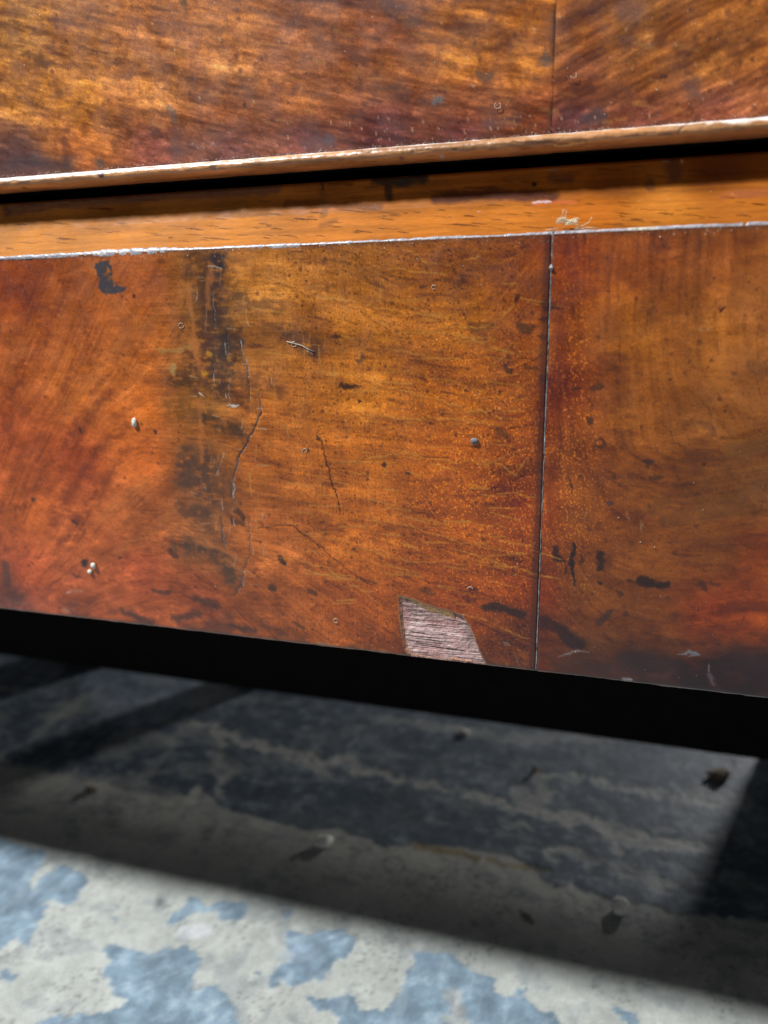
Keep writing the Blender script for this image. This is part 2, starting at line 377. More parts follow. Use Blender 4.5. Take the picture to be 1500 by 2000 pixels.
bm_ = norm01(fbm(S.A / 6, S.B / 6, 68, 5, .6)) - .5
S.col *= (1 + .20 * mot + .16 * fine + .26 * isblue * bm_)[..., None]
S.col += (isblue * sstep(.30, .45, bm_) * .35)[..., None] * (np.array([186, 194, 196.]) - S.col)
S.col += (isblue * np.clip(scuff, 0, 1) * 14)[..., None] * np.array([1.2, 1.05, .9])
pit = sstep(.66, .76, fbm(S.A / .9, S.B / .9, 65, 2)) * sstep(.45, .6, fbm(S.A / 18, S.B / 18, 66)) * (1 - isblue)
S.col *= (1 - .22 * pit)[..., None]
wear = sstep(.58, .66, fbm(S.A / 9, S.B / 9, 67, 5)) * (1 - isblue)
S.col = S.col * (1 - .10 * wear[..., None] * np.array([1.0, .9, .75]))
P = S.P.copy(); P[..., 2] += isblue * .00025 - pit * .0002 + .0003 * mot
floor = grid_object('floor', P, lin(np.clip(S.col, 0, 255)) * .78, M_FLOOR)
tag(floor, kind='structure')

# ================================================================== CHEST
chest = empty('chest_of_drawers', (0, 0, 0))
tag(chest, 'old mahogany veneered chest of drawers with a chipped plinth standing on the concrete floor', 'chest of drawers')

# ------------------------------------------------------------------ plinth veneer
nx, nz = 1300, 520
xs = np.linspace(X0, X1, nx); zs = np.linspace(ZT, ZB, nz)
GX, GZ = np.meshgrid(xs, zs)
V = Surf(np.stack([GX, 0 * GX, GZ], -1), GX * 1000, (ZT - GZ) * 1000, .143)
V.warp(7, 3.2, 101)
ctrl = [(30,560,(125,60,30)),(30,700,(150,80,40)),(30,850,(135,65,35)),(60,1000,(152,76,36)),(60,1120,(150,70,40)),(30,1175,(112,60,48)),
 (150,600,(140,75,38)),(150,750,(160,88,42)),(150,900,(142,66,35)),(150,1050,(156,80,42)),(150,1150,(150,75,45)),
 (280,560,(140,75,38)),(280,680,(152,84,38)),(280,800,(168,90,38)),(280,900,(164,84,36)),(280,1000,(152,82,42)),(280,1120,(152,74,44)),
 (390,540,(118,74,36)),(420,650,(124,84,46)),(400,760,(132,84,38)),(390,900,(132,80,40)),(400,1000,(132,80,44)),(400,1080,(136,78,44)),(390,1160,(132,66,40)),
 (520,560,(166,106,46)),(520,660,(150,94,44)),(520,800,(150,86,36)),(520,900,(156,87,36)),(520,1050,(158,87,42)),(520,1180,(132,70,38)),
 (700,520,(135,82,35)),(700,620,(158,96,37)),(700,750,(166,99,36)),(700,900,(162,89,31)),(700,1050,(164,89,34)),(700,1180,(142,71,31)),
 (900,520,(125,70,30)),(900,620,(150,88,32)),(900,750,(156,86,30)),(900,900,(154,79,25)),(900,1050,(152,75,25)),(900,1180,(127,59,22)),
 (1040,550,(115,60,25)),(1040,700,(125,65,25)),(1040,850,(115,54,20)),(1040,1000,(122,55,20)),(1040,1150,(120,52,18)),(1030,1260,(80,40,25)),
 (1100,520,(120,54,20)),(1095,750,(104,46,18)),(1120,900,(125,65,28)),(1150,1000,(122,66,30)),(1150,1150,(108,60,29)),(1150,1290,(72,42,30)),
 (1250,500,(125,65,30)),(1250,650,(147,86,35)),(1250,800,(137,79,35)),(1250,950,(120,67,32)),(1250,1100,(112,62,29)),(1250,1200,(98,54,28)),(1250,1310,(56,36,34)),
 (1400,500,(132,73,35)),(1400,650,(152,91,40)),(1400,800,(142,86,42)),(1400,950,(116,69,35)),(1400,1080,(104,58,27)),(1400,1200,(124,54,23)),(1400,1320,(54,33,32)),
 (1490,600,(152,91,45)),(1490,750,(142,86,45)),(1490,950,(108,67,38)),(1490,1100,(124,60,26)),(1490,1200,(124,56,27)),(1490,1330,(56,36,35))]
V.col = V.field(ctrl, 3.0)
def angles(surf, ctrl, wob=.5):
    f = surf.field([(x, y, (math.cos(2 * math.radians(a)), math.sin(2 * math.radians(a)))) for x, y, a in ctrl], 3.0)
    th = np.arctan2(f[..., 1], f[..., 0]) / 2
    th = th + (fbm(surf.A / 14, surf.B / 14, 300) - .5) * wob
    return np.cos(th), np.sin(th)
ang = [(30,600,-65),(30,900,-58),(30,1100,-50),(150,650,-60),(150,850,-55),(150,1000,-50),(150,1150,-25),(280,650,-50),(280,850,-20),(280,950,-35),(280,1080,-12),
 (400,600,-80),(400,800,10),(400,950,60),(400,1080,25),(450,1160,50),(520,600,0),(520,800,12),(520,1000,0),(600,1150,38),(700,560,15),(700,700,4),(700,850,3),(700,1000,5),(720,1180,30),
 (900,520,10),(900,650,0),(900,800,12),(900,950,-4),(900,1100,6),(880,1220,25),(1000,600,-45),(1000,750,-15),(1000,930,-22),(1000,1080,2),(1000,1200,25),
 (1120,600,85),(1120,800,88),(1120,1000,80),(1120,1150,60),(1130,1240,42),(1250,600,88),(1250,800,85),(1250,950,20),(1250,1150,5),(1400,600,88),(1400,780,60),(1400,950,-12),(1400,1150,-12),(1400,1300,0),(1490,700,80),(1490,900,-15),(1490,1150,-10)]
vx, vy = angles(V, ang)
shp = V.col.shape[:2]
g1 = lic(shp, vx, vy, 130, 12, 1) - .5; g2 = lic(shp, vx, vy, 100, 4, 2) - .5; g3 = lic(shp, vx, vy, 60, 1, 3) - .5; g4 = lic(shp, vx, vy, 70, 0, 5) - .5
blot = fbm(V.A / 6, V.B / 3.5, 110) - .5; big = fbm(V.A / 16, V.B / 12, 120) - .5
cross = lic(shp, -vy, vx, 30, 3, 4) - .5
hat = norm01(fbm(V.A / 1.1, V.B / .20, 111, 3)) - .5
mott = sstep(.54, .66, fbm(V.A / 2.6, V.B / 1.3, 113, 6, .62)) * sstep(.4, .6, fbm(V.A / 12, V.B / 10, 114))
mid = sstep(470, 620, V.PX) * (1 - sstep(1020, 1060, V.PX))
k = 1 + .26 * g1 + .26 * g2 + .17 * g3 + (.06 + .05 * mid) * g4 + .15 * blot + .14 * big + .04 * cross + .05 * hat - .15 * mott
dash = sstep(.84, .97, lic(shp, vx, vy, 16, 1, 6)); k = k - .20 * dash
calm = np.where(V.A > SEAM * 1000, .60, .66 + .16 * sstep(330, 560, V.PX)); k = 1 + (k - 1) * calm
k = np.where(k > 1, 1 + (k - 1) * .8, k)
dark = np.clip(1 - k, 0, 1)[..., None]
V.col = V.col * np.array([1.13, 1.07, 1.0])
V.col = V.col * k[..., None] * (1 + dark * np.array([.03, -.06, .10])) + np.maximum(k - 1, 0)[..., None] * np.array([-8, 4, 8.])
V.patches(12, 9, 4.5, .06, 500)
# faint bright growth lines in the middle of the left panel
lines = lic(shp, vx, vy, 190, 1, 9)
V.col += (mid * (sstep(.82, .95, lines) * 20 - sstep(.18, .05, lines) * 16))[..., None] * np.array([1.1, .75, .3])
# short horizontal rub marks where the varnish has crazed
rub = norm01(fbm(V.A / 7, V.B / .40, 130, 3)); rubm = sstep(230, 330, V.PX) * (1 - sstep(500, 640, V.PX))
V.col *= (1 + rubm * .16 * (rub - .5))[..., None]
rv = norm01(fbm(V.A / .35, V.B / 5, 131, 3)); rvm = sstep(470, 560, V.PX) * (1 - sstep(700, 860, V.PX))
V.col *= (1 + rvm * .10 * (rv - .5))[..., None]
# golden flecks by the seam
fl = fbm(V.A / .26 + .25 * V.B, V.B / .36, 140, 2)
flm = np.exp(-(((V.PX - 1000) / 190) ** 2 + ((V.PY - 960) / 230) ** 2)) + .8 * np.exp(-(((V.PX - 1110) / 50) ** 2 + ((V.PY - 750) / 330) ** 2)) + .35 * mid
V.col += (np.clip(flm, 0, 1) * sstep(.64, .80, fl) * 74)[..., None] * np.array([1.1, .72, .22])
pores = fbm(V.A / .45, V.B / .40, 150, 2)
V.col *= (1 - .38 * sstep(.70, .80, pores) * (.35 + .65 * mid))[..., None]

DK, BK, GREY, WHT = (62, 40, 34), (40, 30, 30), (96, 92, 92), (205, 200, 198)
st = V.stroke
# broad old stains, left third
for p, wd, c, al in [
    ([(418, 515), (416, 560), (412, 600)], 17, (58, 44, 40), .8), ([(428, 510), (425, 530)], 13, (50, 42, 42), .8),
    ([(380, 500), (392, 560)], 16, (84, 56, 32), .65), ([(420, 600), (422, 700), (428, 760)], 22, (72, 56, 46), .7),
    ([(395, 640), (400, 680), (385, 740)], 12, (80, 50, 38), .6), ([(445, 660), (448, 720)], 14, (60, 52, 48), .75),
    ([(460, 655), (466, 700)], 7, (72, 48, 36), .6), ([(340, 740), (365, 738)], 16, (74, 54, 40), .7), ([(370, 700), (385, 765)], 12, (86, 56, 36), .6),
    ([(430, 755), (470, 775), (480, 790)], 18, (80, 54, 40), .6), ([(345, 800), (385, 812)], 22, (104, 72, 32), .55),
    ([(400, 815), (450, 835), (475, 850)], 12, (72, 52, 36), .75), ([(365, 890), (360, 940)], 18, (74, 56, 46), .7),
    ([(400, 900), (395, 950), (410, 965)], 22, (76, 58, 48), .7), ([(430, 930), (440, 980)], 20, (92, 64, 46), .5),
    ([(380, 1000), (400, 1004)], 11, (74, 54, 46), .65), ([(350, 985), (370, 1010)], 10, (90, 62, 44), .5),
    ([(350, 1062), (410, 1075), (440, 1100), (455, 1130)], 17, (76, 60, 48), .75), ([(390, 1020), (430, 1050)], 12, (96, 66, 46), .5),
    ([(500, 590), (540, 600)], 12, (112, 76, 40), .5), ([(460, 580), (480, 590)], 14, (98, 72, 44), .5),
    ([(560, 655), (600, 670), (620, 680)], 12, (72, 50, 42), .6), ([(520, 640), (550, 645)], 9, (96, 62, 42), .5),
    ([(480, 740), (520, 750), (545, 760)], 12, (96, 62, 42), .5)]:
    st(p, wd * 1.5, np.array(c) * np.array([1.12, .98, .96]), min(al * .75, .6), .9, 1.8, brk=.42); st(p, wd * 1.0, np.array(c) * np.array([.95, .88, .92]), min(al * .95, .8), .7, 1.6, brk=.48)
# red-brown diagonal bands, far left
for p, wd in [([(240, 830), (205, 870), (150, 940), (105, 1020)], 18), ([(150, 830), (60, 960), (20, 1030)], 8), ([(215, 760), (110, 900)], 9), ([(130, 560), (60, 700), (30, 760)], 12),
              ([(180, 640), (120, 760)], 9), ([(30, 720), (10, 830)], 16), ([(250, 880), (180, 985), (120, 1060)], 8), ([(95, 520), (50, 600)], 9), ([(140, 1010), (160, 1020)], 12), ([(0, 1090), (15, 1140)], 10)]:
    st(p, wd, (108, 48, 30), .5, .9, 2.0, brk=.46)
for p, wd in [([(250, 640), (190, 730), (110, 830)], 7), ([(330, 560), (270, 660)], 10), ([(310, 930), (200, 1010)], 10), ([(340, 1000), (270, 1060), (180, 1110)], 8), ([(60, 640), (20, 730)], 8)]:
    st(p, wd, (176, 106, 52), .3, .9, 2.0, brk=.46)
V.poly([(178, 515), (192, 511), (196, 560), (186, 540)], (110, 84, 76), .4, 7, 1.2, .4); V.poly([(189, 513), (216, 510), (219, 552), (232, 562), (248, 561), (243, 569), (222, 575), (205, 576), (192, 566)], (60, 58, 64), .92, 1.8, 1.0, .30)
# bright orange slivers between the stains
for p, wd in [([(368, 560), (378, 640), (385, 700)], 4), ([(412, 535), (405, 600)], 6), ([(375, 670), (400, 730)], 7), ([(390, 780), (395, 900)], 6), ([(440, 1095), (480, 1120)], 7), ([(380, 1055), (440, 1075), (470, 1095)], 6)]:
    st(p, wd, (178, 102, 52), .55, .8, 1)
st([(340, 715), (338, 725)], 7, (176, 140, 88), .7, .7); st([(310, 684), (370, 680)], 4, (160, 116, 60), .7); st([(408, 686), (412, 690)], 4, (190, 130, 30), .7); st([(400, 727), (406, 727)], 4, (190, 130, 30), .7)
# dark knots, nicks and rings, all over
for p, wd, c, al in [
    ([(462, 1000), (475, 1012)], 7, DK, .7), ([(450, 1020), (478, 1024)], 6, DK, .6), ([(448, 1005), (452, 1020)], 5, DK, .6), ([(478, 1005), (479, 1020)], 4, DK, .6),
    ([(168, 1098)], 10, (40, 34, 38), .95), ([(140, 1115), (150, 1125), (165, 1128)], 4, DK, .6), ([(158, 838)], 6, DK, .75), ([(303, 841)], 5, DK, .8), ([(145, 1018), (150, 1022)], 6, DK, .7),
    ([(69, 978)], 5, DK, .7), ([(330, 1078), (340, 1082)], 7, DK, .7), ([(238, 1088)], 4, DK, .8), ([(262, 580)], 5, (70, 34, 26), .8), ([(12, 1100), (15, 1140)], 9, (70, 50, 50), .6),
    ([(545, 1088), (552, 1098)], 7, BK, .8), ([(527, 1148), (533, 1145)], 6, DK, .8), ([(575, 1215), (600, 1230)], 5, DK, .6), ([(605, 1155), (612, 1160)], 6, DK, .65), ([(640, 1100)], 5, DK, .6),
    ([(662, 757), (680, 753), (705, 755)], 4, (52, 32, 24), .85), ([(700, 783)], 3.2, (50, 30, 26), .9), ([(645, 658), (665, 655)], 4, DK, .75), ([(694, 700), (702, 707), (710, 698), (708, 686)], 5, DK, .55),
    ([(755, 712)], 4, DK, .7), ([(832, 519), (830, 528)], 4, DK, .6), ([(822, 560)], 4, DK, .7), ([(750, 902), (751, 912)], 3, (50, 32, 36), .8), ([(795, 928), (805, 930)], 4, DK, .7),
    ([(834, 762)], 4, DK, .6), ([(690, 1070)], 4, DK, .7), ([(975, 840), (985, 848)], 7, DK, .55), ([(1005, 578), (1016, 590)], 5, (70, 34, 22), .75), ([(1015, 640), (1030, 645)], 7, DK, .7),
    ([(985, 710), (995, 725), (1005, 728)], 5, DK, .7), ([(1020, 722), (1060, 722)], 4, DK, .5), ([(920, 635), (960, 638)], 6, (90, 50, 26), .6), ([(930, 650), (945, 652)], 6, (90, 50, 26), .5),
    ([(1055, 590), (1100, 608)], 5, (52, 28, 24), .75), ([(1050, 625), (1075, 620)], 5, (52, 28, 24), .65), ([(1045, 660), (1070, 665)], 5, DK, .55), ([(1060, 745), (1070, 750)], 8, (70, 32, 24), .6),
    ([(1110, 756), (1135, 758)], 4, (64, 38, 26), .7), ([(1145, 760), (1180, 756)], 5, DK, .65), ([(1155, 822)], 6, DK, .75), ([(1160, 862), (1175, 855), (1185, 868), (1176, 876), (1160, 868)], 3.5, DK, .75),
    ([(1255, 898), (1282, 903)], 5, (58, 38, 36), .8), ([(1262, 905), (1270, 915)], 4, DK, .7), ([(1265, 930), (1300, 936)], 4, DK, .65), ([(1405, 603), (1410, 608)], 5, (60, 28, 22), .85),
    ([(1373, 907)], 4, (58, 34, 24), .8), ([(1395, 840), (1340, 825)], 6, DK, .3), ([(1190, 982)], 6, (70, 50, 66), .7), ([(1195, 932)], 4, DK, .6), ([(1110, 930), (1122, 965)], 2, DK, .7),
    ([(1088, 1070), (1090, 1092)], 6.5, BK, .85), ([(1098, 1085), (1101, 1100)], 5, BK, .75), ([(1103, 1105), (1104, 1126)], 3.5, BK, .7), ([(1120, 1060), (1120, 1095), (1121, 1130)], 4.2, BK, .95), ([(1121, 1120), (1121, 1146)], 2.2, BK, .8), ([(1113, 1102)], 4.5, BK, .85), ([(1134, 1080), (1135, 1108)], 2.4, DK, .8),
    ([(1170, 1078), (1172, 1110)], 7, BK, .8), ([(1188, 1090), (1190, 1102)], 8, (84, 44, 24), .6), ([(1165, 1128), (1182, 1142)], 3, BK, .8), ([(1222, 1136), (1245, 1136)], 4, (58, 36, 28), .7),
    ([(1248, 1132), (1275, 1138), (1300, 1144)], 7, (38, 28, 28), .85), ([(1205, 1158), (1218, 1165)], 5, DK, .7), ([(1152, 1162), (1160, 1162)], 3, DK, .8), ([(1366, 1146), (1372, 1150)], 7, DK, .7),
    ([(1380, 1140), (1410, 1134)], 4, DK, .5), ([(1185, 1195), (1175, 1215)], 6, (52, 40, 48), .6), ([(1222, 1203)], 5, DK, .6), ([(1320, 1208)], 8, (70, 42, 38), .5), ([(1410, 1190), (1490, 1185)], 10, (84, 38, 22), .5),
    ([(945, 1186), (970, 1188), (1000, 1193), (1020, 1200)], 8, (46, 32, 34), .85), ([(1062, 1216), (1090, 1225), (1110, 1245), (1130, 1262)], 11, (46, 32, 34), .85),
    ([(820, 1150), (850, 1158)], 5, DK, .5), ([(905, 1165), (915, 1180)], 4, DK, .45), ([(700, 1130), (740, 1140)], 4, DK, .4), ([(1275, 990), (1300, 985)], 12, (90, 56, 32), .4), ([(1440, 880), (1490, 870)], 14, (100, 66, 40), .4),
    ([(1380, 1000), (1440, 985)], 18, (84, 54, 36), .4), ([(1300, 1020), (1340, 1010)], 12, (84, 54, 36), .35), ([(1360, 560), (1362, 620)], 8, (110, 60, 30), .3), ([(1470, 720), (1495, 725)], 10, (104, 64, 40), .5)]:
    st(p, wd, c, al * .95, .5, 1.1, taper=(len(p) > 1 and wd < 6))
V.specks(170, (560, 500, 1050, 1180), 2.6, (66, 36, 26), .7, 11); V.specks(90, (20, 560, 560, 1180), 3.0, (84, 42, 30), .6, 12); V.specks(90, (1080, 480, 1490, 1220), 2.8, (74, 42, 28), .6, 13)
V.specks(80, (560, 900, 1040, 1180), 1.6, (196, 132, 58), .6, 14, 8, 60); V.specks(60, (480, 520, 1040, 900), 1.5, (188, 128, 58), .5, 15, 6, 60); V.specks(50, (480, 520, 760, 1000), 1.2, (184, 130, 64), .5, 16, 88, 40)
for p in [([(520, 540), (620, 580), (780, 605)]), ([(780, 480), (830, 512), (880, 520), (930, 505), (950, 490)]), ([(640, 900), (700, 898), (760, 888), (860, 898), (960, 905), (1030, 870)]), ([(680, 800), (780, 818), (870, 815), (990, 830)]),
          ([(700, 740), (840, 775), (960, 812), (1000, 812)]), ([(940, 720), (985, 700), (1000, 660)]), ([(500, 1080), (560, 1090), (640, 1110), (760, 1190)]), ([(680, 1010), (800, 1030), (900, 1060), (1020, 1085)]),
          ([(720, 1070), (800, 1095), (930, 1100)]), ([(860, 1190), (940, 1210), (1010, 1240), (1045, 1250)]), ([(960, 900), (1010, 930), (1040, 880)]), ([(850, 640), (950, 640), (1000, 600), (1020, 540)])]:
    st(p, 1.4, (200, 134, 60), .62, .9, .9, taper=True, brk=.42); st([(x, y + 5) for x, y in p], 2.4, (104, 56, 24), .3, .9, .9, brk=.42)
# tide-marks at the bottom: dark grime
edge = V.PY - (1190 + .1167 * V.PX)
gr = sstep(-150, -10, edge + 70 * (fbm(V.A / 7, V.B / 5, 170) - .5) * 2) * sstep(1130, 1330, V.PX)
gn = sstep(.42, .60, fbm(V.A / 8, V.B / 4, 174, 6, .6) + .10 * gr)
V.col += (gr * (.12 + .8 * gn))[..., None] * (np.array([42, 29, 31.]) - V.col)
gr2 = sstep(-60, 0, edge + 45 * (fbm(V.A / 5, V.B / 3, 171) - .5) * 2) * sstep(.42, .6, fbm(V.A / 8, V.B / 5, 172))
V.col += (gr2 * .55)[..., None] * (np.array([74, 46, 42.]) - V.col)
for p, wd in [([(340, 1205), (390, 1200)], 9), ([(240, 1195), (300, 1215)], 7), ([(380, 1170), (420, 1185)], 9), ([(450, 1225), (500, 1232)], 7), ([(300, 1155), (330, 1160)], 5), ([(1230, 1290), (1310, 1300)], 20), ([(1440, 1290), (1495, 1300)], 28), ([(1150, 1300), (1180, 1310)], 12)]:
    st(p, wd, (54, 40, 42), .6, .8, 1.4)
# edge of the seam: dirt on the left lip, red bleed on the right
sd = (V.A - SEAM * 1000)
V.col += (.62 * np.exp(-((sd + .9) / 1.0) ** 2))[..., None] * (np.array([66, 36, 32.]) - V.col)
V.col += (.40 * np.exp(-((sd - 2.2) / 1.9) ** 2) * sstep(.35, .6, fbm(V.A / 3, V.B / 9, 173)))[..., None] * (np.array([98, 36, 14.]) - V.col)
# cracks and scratches (cut into the surface)
for p, wd, c, al, dp in [
    ([(414, 560), (416, 590), (420, 605), (419, 640)], 1.6, (168, 166, 170), .8, .12), ([(444, 650), (446, 690), (443, 700)], 1.3, (150, 148, 150), .7, .1), ([(418, 700), (418, 742)], 1.8, (150, 148, 144), .8, .1),
    ([(469, 664), (472, 684), (480, 700), (484, 715), (487, 750), (490, 780)], 1.5, (176, 172, 174), .85, .15), ([(506, 770), (510, 792), (512, 806)], 1.6, (190, 176, 180), .85, .15),
    ([(512, 806), (504, 822), (497, 840), (490, 850), (484, 866), (474, 880), (466, 892)], 1.9, (186, 182, 182), .9, .2), ([(466, 892), (462, 910), (455, 940), (452, 970)], 2.4, (112, 108, 114), .85, .12), ([(455, 940), (453, 972)], 1.3, (186, 188, 196), .8, 0),
    ([(445, 738), (448, 765), (450, 780)], 1.3, (196, 196, 200), .85, .1), ([(530, 735), (528, 756)], 1.3, (180, 176, 170), .7, 0), ([(481, 628), (488, 643)], 1.3, (190, 186, 180), .8, 0),
    ([(434, 890), (424, 925)], 1.9, (170, 172, 174), .75, .1), ([(432, 1010), (434, 1040), (438, 1068)], 2.4, (128, 124, 128), .7, .1), ([(488, 1010), (490, 1080), (478, 1110), (474, 1140), (462, 1160)], 1.6, (150, 142, 142), .6, .1),
    ([(474, 1115), (475, 1145), (458, 1162)], 1.6, (186, 184, 188), .7, .1),
    ([(443, 791), (470, 791)], 1.6, (206, 214, 216), .9, 0), ([(452, 793), (462, 794)], 2.6, (206, 214, 216), .8, 0), ([(500, 800), (515, 800)], 1.1, (180, 176, 170), .7, 0), ([(388, 766), (398, 776)], 2, (216, 200, 190), .85, 0),
    ([(621, 840), (630, 880), (640, 915), (652, 955), (667, 1003)], 1.7, (64, 38, 36), .85, .18), ([(622, 845), (630, 870)], 3.5, (66, 36, 34), .7, .1),
    ([(500, 1030), (575, 1028), (620, 1062), (680, 1115), (740, 1150)], 1.5, (74, 40, 26), .75, .1), ([(575, 1028), (610, 1060)], 2, (70, 40, 28), .6, .1), ([(1295, 832), (1330, 880), (1360, 905)], 1.4, (92, 54, 28), .7, .05),
    ([(560, 668), (590, 674), (615, 690)], 1.2, (206, 200, 186), .5, 0), ([(664, 640), (666, 760)], 1.2, (190, 134, 60), .6, 0),
    ([(1143, 990), (1142, 1030)], 1.6, (150, 112, 80), .5, 0), ([(1230, 1000), (1231, 1022)], 1.8, (170, 140, 110), .55, 0), ([(1253, 1010), (1256, 1040)], 1.8, (170, 140, 110), .55, 0),
    ([(1362, 636), (1366, 650)], 2.5, (180, 150, 116), .5, 0), ([(1380, 640), (1384, 650)], 2.5, (180, 150, 116), .5, 0),
    ([(1090, 1280), (1120, 1276), (1150, 1274)], 3, (132, 118, 120), .85, 0), ([(1325, 1280), (1345, 1274), (1364, 1280), (1345, 1284)], 4.2, (118, 124, 134), .9, 0), ([(1384, 1305), (1394, 1340)], 4.5, (104, 88, 92), .75, 0), ([(1382, 1298), (1386, 1310)], 2, (130, 116, 118), .8, 0),
    ([(1215, 1330), (1235, 1326)], 4, (170, 164, 168), .85, 0), ([(981, 1254), (999, 1256)], 2.2, (196, 180, 170), .9, .1), ([(984, 1260), (998, 1260)], 3.5, (128, 98, 84), .8, 0), ([(1000, 1270), (1016, 1306)], 2, (130, 102, 92), .6, 0),
    ([(130, 1158), (165, 1152)], 4.5, (176, 118, 92), .7, 0), ([(128, 1160), (142, 1158)], 1.8, (216, 180, 160), .8, 0), ([(125, 1188), (140, 1200)], 6, (158, 130, 112), .6, 0), ([(60, 1180), (20, 1178)], 5, (130, 84, 72), .5, 0),
    ([(300, 680), (330, 678)], 2, (176, 130, 74), .6, 0), ([(240, 590), (275, 640)], 2, (190, 130, 66), .5, 0)]:
    (V.crack(p, wd * .72, np.array(c) * .95, al, depth=dp) if dp >= .1 and sum(c) > 300 else st(p, wd * .85, np.array(c) * .94, al * .85, .6, .9, taper=True, depth=dp))
V.stroke([(500, 640), (640, 660)], 3, (150, 100, 56), .2)
g = np.random.default_rng(55)
for kx in range(60):                                           # fine crazing across the old stain band
    x, y = g.uniform(365, 520), g.uniform(520, 1150); t = math.radians(g.choice([90, 85, 0, 5, 95]) + g.uniform(-8, 8)); l = g.uniform(6, 26)
    st([(x, y), (x + l * math.cos(t), y + l * math.sin(t))], .9, g.choice([(176, 160, 140), (150, 120, 90), (190, 180, 170)]), g.uniform(.25, .6), .5, .4)
# worn, dusty arris along the bottom and top
bot = (ZT - ZB) * 1000 - V.B
V.col += (.85 * np.exp(-(bot / .45) ** 2) * (.5 + fbm(V.A / 5, V.B, 180)))[..., None] * (np.array([168, 152, 144.]) - V.col)
V.col += (.45 * np.exp(-(V.B / .7) ** 2) * (.4 + fbm(V.A / 3, V.B, 181)))[..., None] * (np.array([76, 54, 50.]) - V.col)
st([(620, 1258), (760, 1282), (790, 1284)], 3, (150, 120, 104), .6); st([(200, 1215), (330, 1232)], 2.4, (176, 168, 160), .5)

# the chip: veneer broken away from the bottom edge
CHIP = [(778, 1165), (800, 1169), (826, 1179), (852, 1189), (880, 1194), (902, 1203), (917, 1224), (928, 1250), (938, 1276), (950, 1302), (966, 1322), (797, 1300), (790, 1266), (783, 1232), (780, 1200)]
V.warp(1.3, 1.1, 190)
sl, sd_ = V.inside(CHIP, 1.0)
ins = np.full(shp, -99.0); ins[sl] = sd_
ins = np.where((V.A < V.loc(770, 1200)[0]) | (V.A > V.loc(985, 1300)[0]), -99, ins)
topside = (V.PY < 1172 + .30 * (V.PX - 780) + 34) & (V.PX > 790)
rightside = (V.PX > 888 + (V.PY - 1205) * .38) & (V.PY > 1196)
wall = np.where(rightside, .45, np.where(topside, 2.4 * sstep(770, 830, V.PX) + .5, .9 + .9 * fbm(V.A, V.B / 1.1, 198, 2))) * (.8 + .5 * fbm(V.A / 1.2, V.B / 1.2, 197, 3))
inw = np.clip(ins / wall, 0, 1)
V.dep = np.maximum(V.dep, np.where(ins > 0, .10 + .85 * inw ** 1.0, 0))
jag = fbm(V.A / .7, V.B / .7, 191, 3)
wc = np.where((topside & ~rightside)[..., None], np.array([176, 132, 84.]), np.where(rightside[..., None], np.array([150, 128, 112.]), np.array([196, 140, 112.])))
wc = wc * (.55 + .9 * jag[..., None]); wc = wc * (1 - .45 * sstep(.62, .7, jag)[..., None])
m = sstep(-.05, .15, ins); V.col += m[..., None] * (wc - V.col)
rim = np.exp(-((ins + .12) / .16) ** 2) * (ins > -50); V.col += (.6 * rim)[..., None] * (np.array([178, 150, 130.]) - V.col)
keepv = ins < wall * 1.02
# build: rounded arrises, slight waviness, cut marks
P = V.P.copy()
wavy = (fbm(V.A / 40, V.B / 40, 195, 2) - .5) * .0006
r = 1.1; P[..., 1] += np.where(bot < r, r - np.sqrt(np.maximum(r * r - (r - bot) ** 2, 0)), 0) * .001 * .8
P[..., 1] += V.dep * .001 + wavy - .00003 * g3
nick = (fbm(V.A[0] / 2.5, V.A[0] * 0 + 3, 196, 4) - .5) * .0005
P[-1, :, 2] += nick; P[-2, :, 2] += nick * .5
KP = 1.08
Pall, Call = with_ends(P, np.clip(V.col, 6, 250))
kf = np.ones((P.shape[0] - 1, Pall.shape[1] - 1), bool)
kq = keepv[:-1, :-1] & keepv[1:, :-1] & keepv[1:, 1:] & keepv[:-1, 1:]
kf[:, 120:120 + nx - 1] = kq
js = np.searchsorted(Pall[0, :, 0], SEAM)
Ll = sheen_off(Call) * KP
core = bm_object('plinth', box_bm(XL, XR, .0042, .024, ZB + .0005, ZT, .0006), M_DARK, chest)
Pl = Pall[:, :js].copy(); Pl[:, -1, 0] = SEAM - .00013; Pl[:, -2:, 1] += np.array([.00004, .0003])
Pr = Pall[:, js:].copy(); Pr[:, 0, 0] = SEAM + .00013; Pr[:, :2, 1] += np.array([.0003, .00004])
v1 = grid_object('veneer_panel', Pl, Ll[:, :js], M_VENEER, core, kf[:, :js - 1])
v1['label'] = 'wide veneer sheet with old black stains and the chipped lower edge'
v2 = grid_object('veneer_panel', Pr, Ll[:, js:], M_VENEER, core, kf[:, js:])
v2['label'] = 'plainer veneer sheet darkened by grime along its lower edge'
# seam filled with pale dust, in short uneven lengths
bm = bmesh.new(); z = ZB + .0004; gg = random.Random(3)
while z < ZT - .0005:
    l = gg.uniform(.0012, .0040); wdt = gg.uniform(.00008, .00016)
    pts = [(SEAM + gg.uniform(-.00005, .00005), .00006 + gg.uniform(0, .00012), z + l * t) for t in (0, .33, .66, 1)]
    tube_into(bm, pts, wdt, 5); z += l * .85
tube_into(bm, [(SEAM, .0000, at_y(1076, 530)[2]), (SEAM, -.0003, at_y(1076, 523)[2]), (SEAM, 0, at_y(1076, 516)[2])], lambda t: .00015 + .00035 * math.sin(math.pi * t), 7)
seam = bm_object('seam_filler', bm, M_FILL, core)

